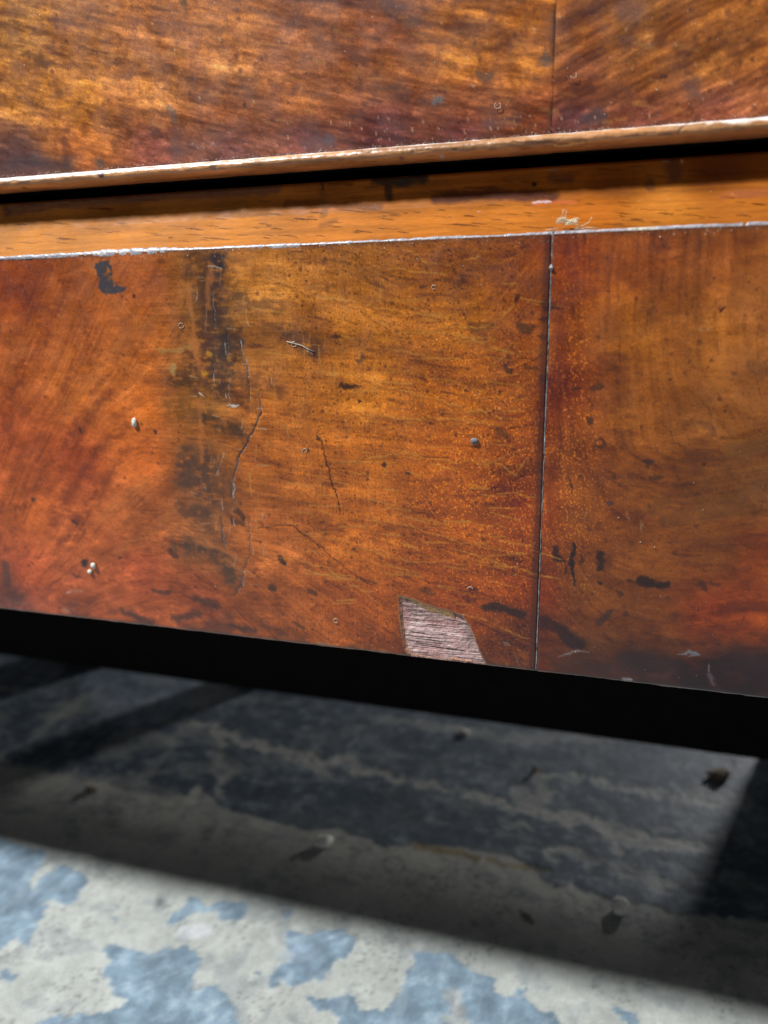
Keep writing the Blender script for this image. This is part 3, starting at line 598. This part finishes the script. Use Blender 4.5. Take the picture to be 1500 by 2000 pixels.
# bare core wood inside the chip: ridged ground
c0, c1 = at_y(772, 1200)[0], at_y(980, 1300)[0]; z1, z0 = at_y(800, 1158)[2], ZB
cx = np.linspace(c0, c1, 300); cz = np.linspace(z1, z0, 230); CX, CZ = np.meshgrid(cx, cz)
Cs = Surf(np.stack([CX, 0 * CX, CZ], -1), CX * 1000, (z1 - CZ) * 1000, .143); Cs.PX, Cs.PY = project(Cs.P)
wob = (fbm(Cs.A / 5, Cs.B / 5, 200) - .5) * 1.2
ridge = fbm(Cs.A / 9, (Cs.B + wob * .5 + .03 * Cs.A) / .30, 201, 3); rough = fbm(Cs.A / .9, Cs.B / .35, 202, 3)
low = sstep(1195, 1225, Cs.PY)
rr = norm01(ridge) * (.45 + .55 * low) + .35 * rough
cc = np.array([164, 131, 124.]) + (rr - .55)[..., None] * np.array([66, 62, 62.])
sil = sstep(.55, .72, fbm(Cs.A / 3, Cs.B / 1.2, 203)); cc += (sil * 22)[..., None]
pink = sstep(.45, .65, fbm(Cs.A / 5, Cs.B / 4, 204)); cc += (pink * .35)[..., None] * (np.array([168, 108, 102.]) - cc)
cc = np.where((rr < .33)[..., None], cc * .72, cc)
gro = sstep(890, 925, Cs.PX) * (1 - sstep(1240, 1275, Cs.PY)); cc += (gro * .45)[..., None] * (np.array([66, 56, 50.]) - cc)
lip = sstep(1270, 1288, Cs.PY - .12 * (Cs.PX - 790)); cc += (lip * .5)[..., None] * (np.array([136, 104, 92.]) - cc)
for gx, gy, gl in [(800, 1248, 90), (790, 1256, 70), (810, 1262, 120), (840, 1240, 60), (800, 1237, 30), (850, 1268, 90), (830, 1222, 40), (860, 1212, 40)]:
    Cs.col = cc; Cs.stroke([(gx, gy), (gx + gl, gy + .12 * gl)], 1.3, (58, 48, 46), .75, .8, 0, taper=True, brk=.45, depth=.15); cc = Cs.col
P = Cs.P.copy(); P[..., 1] = .00075 - (rr - .5) * .00011 + Cs.dep * .001
bare = grid_object('bare_wood', P, lin(np.clip(cc, 15, 235)) * 1.25, M_CORE, core)
bare['label'] = 'ridged greyish pink core wood laid bare by the chip'

# worn pale line where the plinth meets the moulding: a rounded, splintered arris
nxe, nte = 980, 9
ex = np.linspace(X0, X1, nxe)
epx = project(np.stack([ex, 0 * ex, 0 * ex + ZT], -1))[0]
hw = .00062 + .00030 * (fbm(ex * 1000 / 9, ex * 0, 210) - .5) + .0005 * np.exp(-((epx - 240) / 95) ** 2) + .00012 * np.exp(-((epx - 1360) / 160) ** 2)
hw += .00028 * (fbm(ex * 1000 / 1.3, ex * 0 + 4, 211, 3) - .5) * (1 + 1.2 * np.exp(-((epx - 260) / 120) ** 2))
hw = np.where((epx > 1226) & (epx < 1284), .00075, hw); hw = np.where(np.abs(epx - 1456) < 3, .0002, hw)
ta = np.linspace(-.25, 1.25, nte) * math.pi / 2
P = np.zeros((nte, nxe, 3)); P[..., 0] = ex[None]
P[..., 1] = .00045 - np.cos(ta)[:, None] * hw[None] * .9 + (hw * .35)[None]
P[..., 2] = ZT - .0002 + np.sin(ta)[:, None] * hw[None] * 1.15
EA, EB = np.meshgrid(ex * 1000, np.arange(nte) * .15)
ec = np.array([160, 150, 152.]) * (.62 + .7 * fbm(EA / 2.2, EB / .2, 212, 4))[..., None]
ww = np.exp(-((epx - 240) / 110) ** 2) + .5 * (np.abs(epx - 1255) < 30); ec += (.55 * np.clip(ww, 0, 1)[None, :] * sstep(.38, .6, fbm(EA / 3, EB / .3, 213)))[..., None] * (np.array([222, 208, 196.]) - ec)
ec = np.where(((epx > 1226) & (epx < 1284))[None, :, None], ec * .4 + np.array([205, 190, 165.]) * .6, ec)
Pe, Ce = with_ends(P, np.clip(ec, 20, 240))
es = grid_object('worn_edge', Pe, lin(Ce) * .95, M_EDGE, core); es['label'] = 'pale splintered top edge of the plinth'

# ------------------------------------------------------------------ cove moulding above the plinth
ZM = {k: at_y(750, p, y)[2] for k, p, y in (('lit', 409, .0090), ('top', 352, .0110))}
prof = []
for t in np.linspace(0, 1, 46): prof.append((.0009 + .0080 * t ** .95, ZT + (ZM['lit'] - ZT) * .97 * t ** 1.05))
ya, za = prof[-1]
for t in np.linspace(0, 1, 46)[1:]: prof.append((ya + (.0108 - ya) * (1 - (1 - t) ** 2.6), za + (ZM['top'] - za) * t))
prof += [(.0111, ZM['top'] + .0003), (.0119, ZM['top'] + .0007), (.018, ZM['top'] + .0009), (.034, ZM['top'] + .0009)]
prof = np.array(prof[::-1]); nprof = len(prof); nxm = 900
mx = np.linspace(X0, X1, nxm)
P = np.zeros((nprof, nxm, 3)); P[..., 0] = mx[None]; P[..., 1] = prof[:, 0:1]; P[..., 2] = prof[:, 1:2]
arc = np.concatenate([[0], np.cumsum(np.hypot(*np.diff(prof, axis=0).T))]) * 1000
MA, MB_ = np.meshgrid(mx * 1000, arc)
Ms = Surf(P, MA, MB_, .143); Ms.warp(4, 3, 220)
Ms.PY[:4] = 1e5
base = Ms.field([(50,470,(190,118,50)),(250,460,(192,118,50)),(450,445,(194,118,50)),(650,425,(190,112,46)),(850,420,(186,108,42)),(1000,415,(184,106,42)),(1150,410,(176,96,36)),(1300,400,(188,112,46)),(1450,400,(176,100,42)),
                 (50,419,(146,92,44)),(250,404,(146,90,42)),(450,389,(148,92,44)),(650,364,(150,90,42)),(850,359,(150,88,40)),(1000,354,(148,84,36)),(1200,340,(132,72,28)),(1400,325,(118,62,26))], 3)  # upper row darker: shade below the bead is partly put into the colour
gr = lic(base.shape[:2], np.ones(base.shape[:2]), .02 + 0 * base[..., 0], 60, 1, 230) - .5
gr2 = fbm(Ms.A / 26, Ms.B / 1.3, 231) - .5
Ms.col = base * (1 + .14 * gr + .26 * gr2)[..., None]
ms = Ms.stroke
low_b = lambda x: 498 - .042 * x                               # photo y of the plinth's top edge
g = np.random.default_rng(5)
for kx in range(100):                                          # dark open pores along the grain
    x = g.uniform(10, 1495); y = low_b(x) - g.uniform(10, 62); l = g.uniform(10, 42) * (1 if g.random() < .8 else 1.7)
    ms([(x, y), (x + l * .5, y + l * .03), (x + l, y + .08 * l)], g.uniform(.8, 1.5), (66, 38, 20), g.uniform(.35, .85), .7, .5, taper=True, depth=.05)
for kx in range(30):
    x = g.uniform(10, 1495); y = low_b(x) - g.uniform(80, 125); l = g.uniform(15, 50)
    ms([(x, y), (x + l, y + .04 * l)], g.uniform(1, 2), (92, 50, 28), g.uniform(.3, .6), .6, .5)
for p, wd, c, al in [
    ([(20, 410), (120, 395), (300, 380), (420, 372), (540, 365)], 11, (96, 70, 66), .6), ([(560, 395), (640, 400), (740, 405)], 7, (104, 58, 34), .6), ([(400, 420), (520, 415)], 8, (124, 76, 38), .5),
    ([(735, 350), (790, 352), (825, 345)], 10, (58, 50, 44), .85), ([(755, 360), (760, 385)], 7, (70, 52, 42), .8), ([(780, 358), (800, 352)], 6, (66, 56, 48), .8),
    ([(850, 388), (930, 380), (1000, 382), (1080, 384)], 10, (78, 44, 38), .75), ([(1042, 361)], 4, (50, 32, 28), .9), ([(1075, 330), (1090, 329)], 4, (150, 108, 80), .6), ([(1080, 345), (1110, 350)], 9, (90, 58, 46), .5),
    ([(1295, 312), (1300, 312)], 2.5, (180, 140, 112), .8), ([(1334, 312), (1335, 317)], 2.5, (190, 150, 112), .8), ([(1312, 318), (1316, 340)], 13, (84, 54, 48), .6), ([(1268, 355), (1270, 370)], 6, (90, 56, 48), .5),
    ([(1120, 395), (1080, 395), (1040, 398)], 5, (196, 100, 62), .6), ([(1040, 396), (1075, 395)], 2.2, (206, 190, 200), .8), ([(629, 355), (630, 370)], 2.5, (60, 38, 26), .85), ([(625, 365), (632, 420)], 7, (120, 78, 44), .5),
    ([(1450, 380), (1500, 375)], 8, (150, 84, 58), .6), ([(1410, 385), (1440, 378)], 8, (160, 90, 60), .5), ([(630, 440), (650, 432)], 8, (140, 84, 48), .6), ([(10, 405), (15, 415)], 9, (86, 60, 52), .6), ([(240, 440), (250, 445)], 6, (150, 92, 40), .5)]:
    ms(p, wd, c, al, .6, 1.2)
P = Ms.P.copy(); P[..., 1] += Ms.dep * .001
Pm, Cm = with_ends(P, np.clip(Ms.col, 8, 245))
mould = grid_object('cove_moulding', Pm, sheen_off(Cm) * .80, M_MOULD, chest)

# ------------------------------------------------------------------ drawer: face veneer, cock bead
YD = .0096
BT, BB = at_y(750, 287, .0070)[2], at_y(750, 326, .0070)[2]
ZBEAD0, ZBEAD1 = at_y(750, 317, .0070)[2], at_y(750, 287, .0082)[2]
ZTOP = at_y(0, 0, YD)[2] + .050
nxd, nzd = 900, 310
dx = np.linspace(X0, X1, nxd); dz = np.linspace(ZTOP, ZBEAD1 - .0004, nzd)
DX, DZ = np.meshgrid(dx, dz)
D = Surf(np.stack([DX, 0 * DX + YD, DZ], -1), DX * 1000, (ZTOP - DZ) * 1000, .15)
D.warp(8, 3.5, 240)
dctrl = [(30,50,(142,92,36)),(30,180,(170,108,42)),(30,310,(100,64,52)),(150,60,(128,78,36)),(150,200,(172,108,40)),(150,290,(150,85,36)),(300,50,(138,82,38)),(300,180,(164,102,45)),(300,290,(112,62,46)),
 (450,50,(148,88,38)),(450,150,(168,106,54)),(450,220,(128,72,38)),(450,285,(104,64,52)),(600,80,(132,77,40)),(600,200,(152,88,40)),(600,265,(100,56,46)),(750,60,(122,67,35)),(750,150,(132,76,35)),(750,250,(98,50,42)),
 (900,30,(132,77,30)),(900,110,(168,102,38)),(900,200,(122,66,32)),(900,255,(92,48,40)),(1040,40,(144,83,29)),(1040,130,(164,98,35)),(1040,210,(112,59,32)),(1110,60,(112,62,28)),(1110,160,(117,62,30)),(1110,228,(84,45,40)),
 (1250,50,(144,88,36)),(1250,150,(148,87,36)),(1250,222,(114,62,42)),(1400,50,(144,84,31)),(1400,130,(152,92,40)),(1400,205,(118,65,44)),(1490,80,(134,78,31)),(1490,180,(130,75,42))]
D.col = D.field(dctrl, 3.0)
dang = [(30, 50, 22), (300, 100, 14), (600, 100, 14), (900, 100, 12), (1040, 150, 12), (30, 250, 10), (450, 250, 12), (1100, 100, -22), (1250, 100, -24), (1450, 80, -20), (1300, 200, -12), (100, 150, 20)]
vx, vy = angles(D, dang, .22); dsh = D.col.shape[:2]
g1 = lic(dsh, vx, vy, 110, 9, 21) - .5; g2 = lic(dsh, vx, vy, 80, 4, 22) - .5; g3 = lic(dsh, vx, vy, 50, 1, 23) - .5
cr_ = lic(dsh, 0 * vx + .05, 0 * vy + 1, 14, 3, 24) - .5
bl = fbm(D.A / 5, D.B / 3.2, 250) - .5; bl2 = fbm(D.A / 1.7, D.B / 2.0, 251, 3) - .5
k = 1 + .17 * g1 + .28 * g2 + .18 * g3 + .06 * bl + .05 * bl2 + .10 * cr_ - .18 * sstep(.84, .97, lic(dsh, vx, vy, 16, 1, 25))
k = np.where(k > 1, 1 + (k - 1) * .8, k)
dk = np.clip(1 - k, 0, 1)[..., None]
D.col = D.col * np.array([1.17, 1.13, 1.12]) + np.array([3, 2, 4.])
D.col = D.col * k[..., None] * (1 + dk * np.array([.05, -.06, .2])) + np.maximum(k - 1, 0)[..., None] * np.array([-8, 6, 12.])
th = np.where(D.A < at_y(1081, 150, YD)[0] * 1000, .24, -.36); A0, B0 = D.A, D.B
D.A, D.B = A0 * np.cos(th) + B0 * np.sin(th), -A0 * np.sin(th) + B0 * np.cos(th)
D.patches(16, 10, 1.5, .08, 600); D.patches(12, 2.6, 1.1, .06, 660)
D.A, D.B = A0, B0
# square-edged dark ray flecks
fleck = sstep(.60, .68, vnoise(D.A / 3.2, D.B / 2.2, 252) * .6 + vnoise(D.A / 1.1, D.B / 1.6, 253) * .4)
D.col += (.25 * fleck)[..., None] * (np.array([104, 56, 36.]) - D.col)
ds = D.stroke
for p, wd, c, al in [
    ([(0, 325), (60, 322), (130, 330)], 18, (74, 56, 56), .7), ([(130, 318)], 10, (78, 62, 62), .6), ([(195, 315)], 9, (82, 72, 70), .7), ([(330, 215), (338, 235)], 8, (96, 84, 84), .6), ([(350, 265), (345, 300)], 14, (88, 62, 62), .5),
    ([(640, 275), (600, 280)], 12, (100, 80, 84), .5), ([(640, 272)], 8, (96, 92, 96), .5), ([(380, 290), (360, 300)], 14, (96, 72, 74), .4), ([(850, 200), (858, 200)], 6, (104, 108, 116), .7), ([(1140, 232), (1175, 228)], 9, (70, 56, 60), .65),
    ([(1065, 118), (1072, 115)], 9, (84, 70, 74), .7), ([(935, 145), (950, 150)], 7, (96, 72, 64), .6), ([(960, 240), (1010, 235)], 10, (88, 62, 66), .5), ([(1345, 170), (1350, 185)], 12, (100, 74, 74), .45), ([(1225, 15), (1240, 25)], 16, (110, 80, 84), .5),
    ([(1225, 80)], 12, (104, 70, 72), .5), ([(760, 10), (780, 20)], 14, (96, 66, 62), .5), ([(800, 40), (815, 45)], 10, (96, 70, 64), .5), ([(360, 10)], 7, (76, 56, 44), .7), ([(85, 115)], 8, (104, 66, 34), .6), ([(50, 105), (90, 125)], 5, (100, 60, 34), .6),
    ([(115, 185)], 10, (104, 62, 40), .6), ([(125, 285), (135, 300)], 9, (108, 54, 36), .6), ([(300, 262)], 8, (96, 62, 52), .6), ([(690, 105)], 9, (110, 60, 50), .5), ([(620, 80), (610, 70)], 10, (112, 66, 44), .5), ([(970, 95), (985, 85)], 8, (96, 48, 30), .6),
    ([(905, 55), (880, 50)], 10, (96, 50, 34), .5), ([(1130, 170), (1160, 175)], 8, (84, 46, 34), .55), ([(1290, 70), (1340, 55)], 12, (96, 48, 28), .45), ([(1200, 100), (1300, 80)], 6, (100, 52, 30), .4), ([(480, 150), (500, 145)], 12, (120, 72, 52), .4)]:
    ds(p, wd, c, al, .7, 1.2)
D.specks(140, (10, 5, 1490, 260), 3.4, (92, 50, 34), .6, 31); D.specks(60, (10, 5, 1490, 260), 2.2, (60, 36, 30), .7, 32); D.specks(80, (10, 10, 1490, 250), 2.4, (184, 122, 62), .5, 33, 8, 30)
D.specks(46, (560, 225, 1300, 272), 1.0, (226, 180, 140), .7, 34, 80, 5); D.specks(36, (20, 20, 1480, 260), 1.2, (222, 190, 150), .6, 35, 70, 5)
D.specks(26, (300, 280, 780, 300), 1.8, (180, 170, 172), .5, 36)
dSE = at_y(1081, 150, YD)[0] * 1000
D.col += (.45 * np.exp(-((D.A - dSE + .3) / .55) ** 2) * sstep(.25, .5, fbm(D.A * 0, D.B / 6, 254)))[..., None] * (np.array([70, 44, 40.]) - D.col)
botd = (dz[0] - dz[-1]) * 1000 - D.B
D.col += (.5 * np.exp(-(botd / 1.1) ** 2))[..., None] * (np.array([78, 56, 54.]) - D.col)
P = D.P.copy(); P[..., 1] += (fbm(D.A / 40, D.B / 40, 255, 2) - .5) * .0006 - .00003 * g3
Pd, Cd = with_ends(P, np.clip(D.col, 6, 250)); Ld = sheen_off(Cd) * .94
drawer = bm_object('drawer', box_bm(XL + .01, XR - .01, YD + .003, .04, BB + .0012, ZTOP - .0005, .0005), M_DARK, chest)
js = np.searchsorted(Pd[0, :, 0], dSE / 1000)
a = Pd[:, :js].copy(); a[:, -1, 0] = dSE / 1000 - .00003; a[:, -1, 1] += .00008
b = Pd[:, js:].copy(); b[:, 0, 0] = dSE / 1000 + .00003; b[:, 0, 1] += .00008
q1 = grid_object('veneer_panel', a, Ld[:, :js], M_VENEER, drawer); q1['label'] = 'drawer veneer sheet with golden streaks sloping down to the seam'
q2 = grid_object('veneer_panel', b, Ld[:, js:], M_VENEER, drawer); q2['label'] = 'drawer veneer sheet with streaks rising away from the seam'
# cock bead: rounded strip under the drawer face
nxb, ntb = 900, 22
bx_ = np.linspace(X0, X1, nxb); tb = np.linspace(100, -112, ntb) * math.pi / 180
hc, hr = (ZBEAD0 + ZBEAD1) / 2, (ZBEAD1 - ZBEAD0) / 2
ny_ = .0044
P = np.zeros((ntb, nxb, 3)); P[..., 0] = bx_[None]
P[..., 1] = (YD + .0006 - ny_ * np.sign(np.cos(tb)) * np.abs(np.cos(tb)) ** .8)[:, None]
P[..., 2] = (hc + hr * np.sin(tb))[:, None]
BA, BBm = np.meshgrid(bx_ * 1000, np.linspace(0, 9, ntb))
Bs = Surf(P, BA, BBm, .143); Bs.warp(2, 2, 260)
gr = lic(BA.shape, np.ones(BA.shape), .0 * BA, 40, 1, 261) - .5
Bs.col = np.ones(P.shape) * np.array([172, 116, 70.]) * (1 + .24 * gr + .40 * (fbm(BA / 14, BBm / 1.5, 262) - .5))[..., None]
wornb = sstep(.5, .62, fbm(BA / 9, BBm / 3, 263)); Bs.col += (wornb * .30)[..., None] * (np.array([196, 148, 102.]) - Bs.col)
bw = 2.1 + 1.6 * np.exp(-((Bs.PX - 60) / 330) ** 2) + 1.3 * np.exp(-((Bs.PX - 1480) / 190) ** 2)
topb = 1 - sstep(bw - .7, bw + .5, BBm + 2.0 * (fbm(BA / 2.5, BBm / 2, 264, 4) - .5)); Bs.col += (topb * .9)[..., None] * (np.array([240, 232, 228.]) - Bs.col)  # white bead top: settled dust plus a painted highlight from overhead
be = lambda x, f: 365 - .077 * x + f                          # photo line along the bead
for x, f, wd, c, al in [(195, -9, 5.5, (58, 40, 34), .95), (48, 6, 3, (70, 46, 36), .8), (415, -5, 6, (140, 110, 100), .7), (862, 8, 4, (186, 178, 176), .8), (783, 4, 4, (120, 84, 84), .7)]:
    Bs.stroke([(x, be(x, f)), (x + 2, be(x, f + 1))], wd, c, al, .4, .6, depth=.2)
g = np.random.default_rng(8)
for kx in range(46):
    x = g.uniform(5, 1480); f = g.uniform(-22, 8); l = g.uniform(8, 34)
    Bs.stroke([(x, be(x, f)), (x + l, be(x + l, f + g.uniform(-1, 2)))], g.uniform(.5, .9), (110, 70, 44), g.uniform(.3, .7), .6, .3, taper=True, depth=.06)
for x0_, f in [(800, -9), (860, -7), (960, -9), (1000, -8), (1040, -6)]:                     # splits along the bead near its middle
    Bs.stroke([(x0_, be(x0_, f)), (x0_ + 30, be(x0_ + 30, f + 1)), (x0_ + 55, be(x0_ + 55, f - 1))], 1.0, (92, 58, 34), .8, .6, .8, taper=True, depth=.12)
Bs.stroke([(1085, be(1085, 2)), (1110, be(1110, 5)), (1140, be(1140, 1))], 3.2, (214, 174, 112), .8, .6, 1.5, depth=.15); Bs.stroke([(1082, be(1082, -2)), (1100, be(1100, 0)), (1145, be(1145, -3))], 1.2, (104, 68, 36), .8, .5, 1.2, depth=.15)
Bs.stroke([(1322, be(1322, -2)), (1350, be(1350, -16))], 1.4, (104, 72, 62), .8, .5, .5, depth=.2)
cen = np.stack([0 * BA, 0 * BA + YD + .0006, 0 * BA + hc], -1); dirn = P - cen; dirn[..., 0] = 0
lump = (fbm(BA / 3, BBm / 2, 265) - .5) * .12
P = P + dirn * lump[..., None] - dirn / np.maximum(np.linalg.norm(dirn, axis=-1, keepdims=True), 1e-6) * (Bs.dep * .001)[..., None]
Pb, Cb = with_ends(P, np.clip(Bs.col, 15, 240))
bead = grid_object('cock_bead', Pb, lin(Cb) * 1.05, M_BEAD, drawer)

# ------------------------------------------------------------------ hidden carcass: what keeps the gaps dark and stands on the floor
bm_object('carcass_board', box_bm(XL + .01, XR - .01, .0345, .045, ZB + .02, ZTOP), M_DARK, chest)
bm_object('bottom_board', box_bm(XL + .01, XR - .01, .0245, .30, ZB + .006, ZB + .018), M_DARK, chest)
bm_object('side_board', box_bm(XL, XL + .0095, .0460, .30, ZB, ZTOP), M_DARK, chest)
bm_object('side_board', box_bm(XR - .0095, XR, .0460, .30, ZB, ZTOP), M_DARK, chest)
GAP = .029
yr = (at_z(750, 1383)[1] - CAM[1]) * (CAM_H - GAP) / CAM_H + CAM[1]
bm = box_bm(XL + .012, XR - .012, yr, yr + .014, GAP, ZB + .0055, .0008)
bm_object('rear_rail', bm, M_DARK, chest)
def foot(x, y, w_, d_, z1):
    bm = bmesh.new(); pr = [(.80, 0), (1.0, .012), (1.0, z1 * .6), (.86, z1 * .75), (.92, z1)]; rings = []
    for s_, z_ in pr: rings.append([bm.verts.new((x + sx * w_ * s_ / 2, y + sy * d_ * s_ / 2, z_)) for sx, sy in ((-1, -1), (1, -1), (1, 1), (-1, 1))])
    for a_, b_ in zip(rings[:-1], rings[1:]):
        for k_ in range(4): bm.faces.new((a_[k_], a_[(k_ + 1) % 4], b_[(k_ + 1) % 4], b_[k_]))
    bm.faces.new(rings[0]); bm.faces.new(rings[-1])
    return bm_object('foot', bm, M_DARK, chest)
foot(XL + .05, .055, .06, .05, ZB + .005); foot(XR - .05, .055, .06, .05, ZB + .005); foot(XL + .05, .26, .06, .05, ZB + .005); foot(XR - .05, .26, .06, .05, ZB + .005)
yb = at_z(750, 1383)[1] + .010
for x_, w_ in ((.155, .115), (-.216, .026), (-.345, .05)):  # unseen blocks added only to cast the dark streaks across the floor
    bm_object('shadow_block', box_bm(x_ - w_ / 2, x_ + w_ / 2, yb, yb + .02, 0.0002, ZB + .0055, .001), M_DARK, chest)

# ================================================================== LOOSE THINGS
def pebble(px, py, r, sq, seed, mat, label, name='pebble', cat='pebble', group='pebbles on the floor under the chest'):
    p = at_z(px, py, r * .35); bm = bmesh.new(); bmesh.ops.create_icosphere(bm, subdivisions=3, radius=1)
    g_ = random.Random(seed); ph = [g_.uniform(0, 6) for _ in range(6)]; rot = Matrix.Rotation(g_.uniform(0, 6), 3, 'Z')
    for v in bm.verts:
        n = 1 + .16 * math.sin(3 * v.co.x + ph[0]) * math.sin(2.6 * v.co.y + ph[1]) + .12 * math.sin(5 * v.co.z + ph[2] + 3 * v.co.x) + .06 * math.sin(9 * v.co.y + ph[3] + 4 * v.co.z)
        v.co = rot @ Vector((v.co.x * n * r * sq[0], v.co.y * n * r * sq[1], v.co.z * n * r * sq[2]))
    zmin = min(v.co.z for v in bm.verts)
    o = bm_object(name, bm, mat, None, True); o.location = (p[0], p[1], -zmin); return tag(o, label, cat, group)
pebble(632, 1645, .0032, (1.2, 1.1, .5), 1, M_CHALK, 'pale pebble on the shaded floor below the chip in the plinth')
pebble(1211, 1772, .0033, (1.3, 1.1, .5), 2, M_CHALK, 'whitish pebble nearest the bright strip, right half of the shaded floor')
pebble(178, 1543, .0026, (1.2, 1, .45), 3, M_STONE, 'brown pebble beside the dark shadow streaks at the left')
pebble(1404, 1512, .0042, (1.0, 1.7, .4), 4, M_STONE, 'large dark brown lump far right under the chest')
pebble(905, 1432, .0026, (1.3, .9, .5), 5, M_GRIT, 'small pale pebble farthest back near the rear board')
pebble(1044, 1506, .0016, (.9, .9, .9), 6, M_STONE, 'tiny orange brown crumb standing on a pale vein of the floor', cat='crumb')
def crumb(px, py, y, r, sq, seed, label, mat=M_GRIT):
    p = at_y(px, py, y); bm = bmesh.new(); bmesh.ops.create_icosphere(bm, subdivisions=2, radius=1); g_ = random.Random(seed)
    for v in bm.verts: v.co = Vector((v.co.x * sq[0], v.co.y * sq[1], v.co.z * sq[2])) * r * g_.uniform(.85, 1.12)
    o = bm_object('crumb', bm, mat, None, True); o.location = (p[0], y + r * sq[1] * .2 - r * sq[1], p[2]); return tag(o, label, 'crumb', 'crumbs stuck to the plinth')
crumb(264, 825, 0, .0010, (.8, .5, 1.35), 1, 'cream oval crumb alone on the orange veneer at the left')
crumb(184, 1104, 0, .0009, (1, .6, 1), 2, 'upper white crumb of the pair beside a black spot low at the left')
crumb(177, 1116, 0, .00075, (1, .6, 1), 3, 'lower white crumb of the pair beside a black spot low at the left')
crumb(927, 861, 0, .0009, (1.1, .5, .9), 4, 'grey crumb on the flecked veneer left of the seam', plain('grey_grit', (120, 116, 116), .7, 2000, .5, .6))
# lint: a tuft on the moulding, loose fibres
def fibres(name, curves, rad, label, cat, mat=M_LINT, group=None):
    bm = bmesh.new()
    for c in curves: tube_into(bm, c, rad, 5)
    return tag(bm_object(name, bm, mat, None, True), label, cat, group)
g = random.Random(12); cur = []
p0 = Vector(at_y(1108, 443, .0012)); p0.z = max(p0.z, ZT + .0005)
for i in range(20):
    a_ = g.uniform(0, 2 * math.pi); r_ = g.uniform(.0007, .0018); pts = []; c_ = p0 + Vector((g.uniform(-.0014, .0020), g.uniform(-.0006, .0008), g.uniform(0, .0010)))
    for t in range(8): pts.append(c_ + Vector((math.cos(a_ + t * .7) * r_ * .8, -abs(math.sin(t)) * .0006, abs(math.sin(a_ + t * .6)) * r_ * .75)))
    cur.append(pts)
def path(pp, y): return [Vector(at_y(x, y_, y)) for x, y_ in pp]
cur += [path([(1098, 440), (1103, 425), (1107, 412), (1101, 408), (1096, 432)], .001), path([(1120, 446), (1140, 440), (1150, 434), (1156, 424)], .0008), path([(1092, 446), (1080, 447), (1066, 449)], .0004), path([(1124, 447), (1150, 444), (1170, 446)], .0006)]
fibres('lint_tuft', cur, .000055, 'cream tuft of lint caught on the moulding above the plinth seam', 'lint', plain('cream_lint', (232, 216, 184), .9, 3000, .1))
fibres('fibre', [path([(560, 667), (572, 670), (590, 675), (600, 681), (614, 687)], -.0002)], .00009, 'long pale fibre lying across a dark smear on the left veneer', 'fibre')
def ring(px, py, r, a0, a1, y, label, rad=.00007):
    fibres('fibre', [[Vector(at_y(px + r * math.cos(a0 + (a1 - a0) * t / 12), py + r * math.sin(a0 + (a1 - a0) * t / 12), y - .00015)) for t in range(13)]], rad, label, 'fibre', group='curled fibres on the wood')
ring(574, 672, 5, .4, 5.2, 0, 'small curled fibre on the long pale fibre')
ring(595, 881, 4.5, 2.2, 7.3, 0, 'white ring shaped fibre left of the dark scratch')
ring(972, 206, 6, -1, 4, YD - .0003, 'white hook shaped fibre on the drawer left of its seam')
ring(1120, 146, 6, -.6, 2.8, YD - .0003, 'curled white fibre on the drawer right of its seam')
ring(936, 417, 4, 0, 6, .0075, 'round white speck of fibre on the lit moulding')
ring(918, 1152, 6, 3.3, 6, 0, 'pale curved fibre above the chip')
ring(354, 636, 5, 0, 5.5, 0, 'pale round fibre near the stains at the left')
ring(847, 561, 4, 1, 6, 0, 'pale crumbled fibre on the upper middle veneer')
ring(655, 1212, 4, .3, 6, 0, 'pale ring fibre low on the veneer left of the chip')
# dust: uncountable specks and fluff along the bead and on the wood
bm = bmesh.new(); g = random.Random(30)
def speck(p, r):
    a_ = [bm.verts.new(Vector(p) + Vector((g.uniform(-1, 1), g.uniform(-.6, .2), g.uniform(-1, 1))) * r) for _ in range(4)]
    for f_ in ((0, 1, 2), (0, 2, 3), (0, 3, 1), (1, 3, 2)): bm.faces.new([a_[i] for i in f_])
for i in range(420):
    x = g.uniform(-20, 1520); speck(at_y(x, g.uniform(500 - .042 * x, 1180 + .117 * x), -.00004), g.choice([.00008, .0001, .00012, .0002]))
for i in range(160): speck(at_y(g.uniform(-20, 1520), g.uniform(0, 255), YD - .0004), g.choice([.0001, .00015, .0002]))
for i in range(900):
    x = g.uniform(-20, 1520); speck(at_y(x, 350 - .079 * x - 3 + g.uniform(-4, 3) - (g.random() ** 7) * 9, YD - .0009), g.uniform(.00006, .00016))
for i in range(260):
    x = g.uniform(-20, 1520); speck(at_y(x, 503 - .044 * x + g.uniform(-4, 9) + g.random() ** 5 * 14, -.0003), g.uniform(.00008, .0002))
for i in range(60): x = g.uniform(0, 1500); speck(at_y(x, low_b(x) - g.uniform(5, 70), .0015), .00012)
for i in range(70):
    x = g.uniform(-20, 1520); tt = Vector(at_y(x, 349 - .079 * x, YD - .0012)); l = g.uniform(.0002, .0007); d_ = Vector((g.uniform(-.5, .8), -.4, 1)).normalized()
    tube_into(bm, [tt, tt + d_ * l * .5, tt + d_ * l + Vector((g.uniform(-.4, .4) * l, 0, 0))], .00004, 3)
dust = bm_object('dust', bm, M_LINT); tag(dust, 'fine pale dust and fluff scattered over the wood and along the bead', 'dust', kind='stuff')
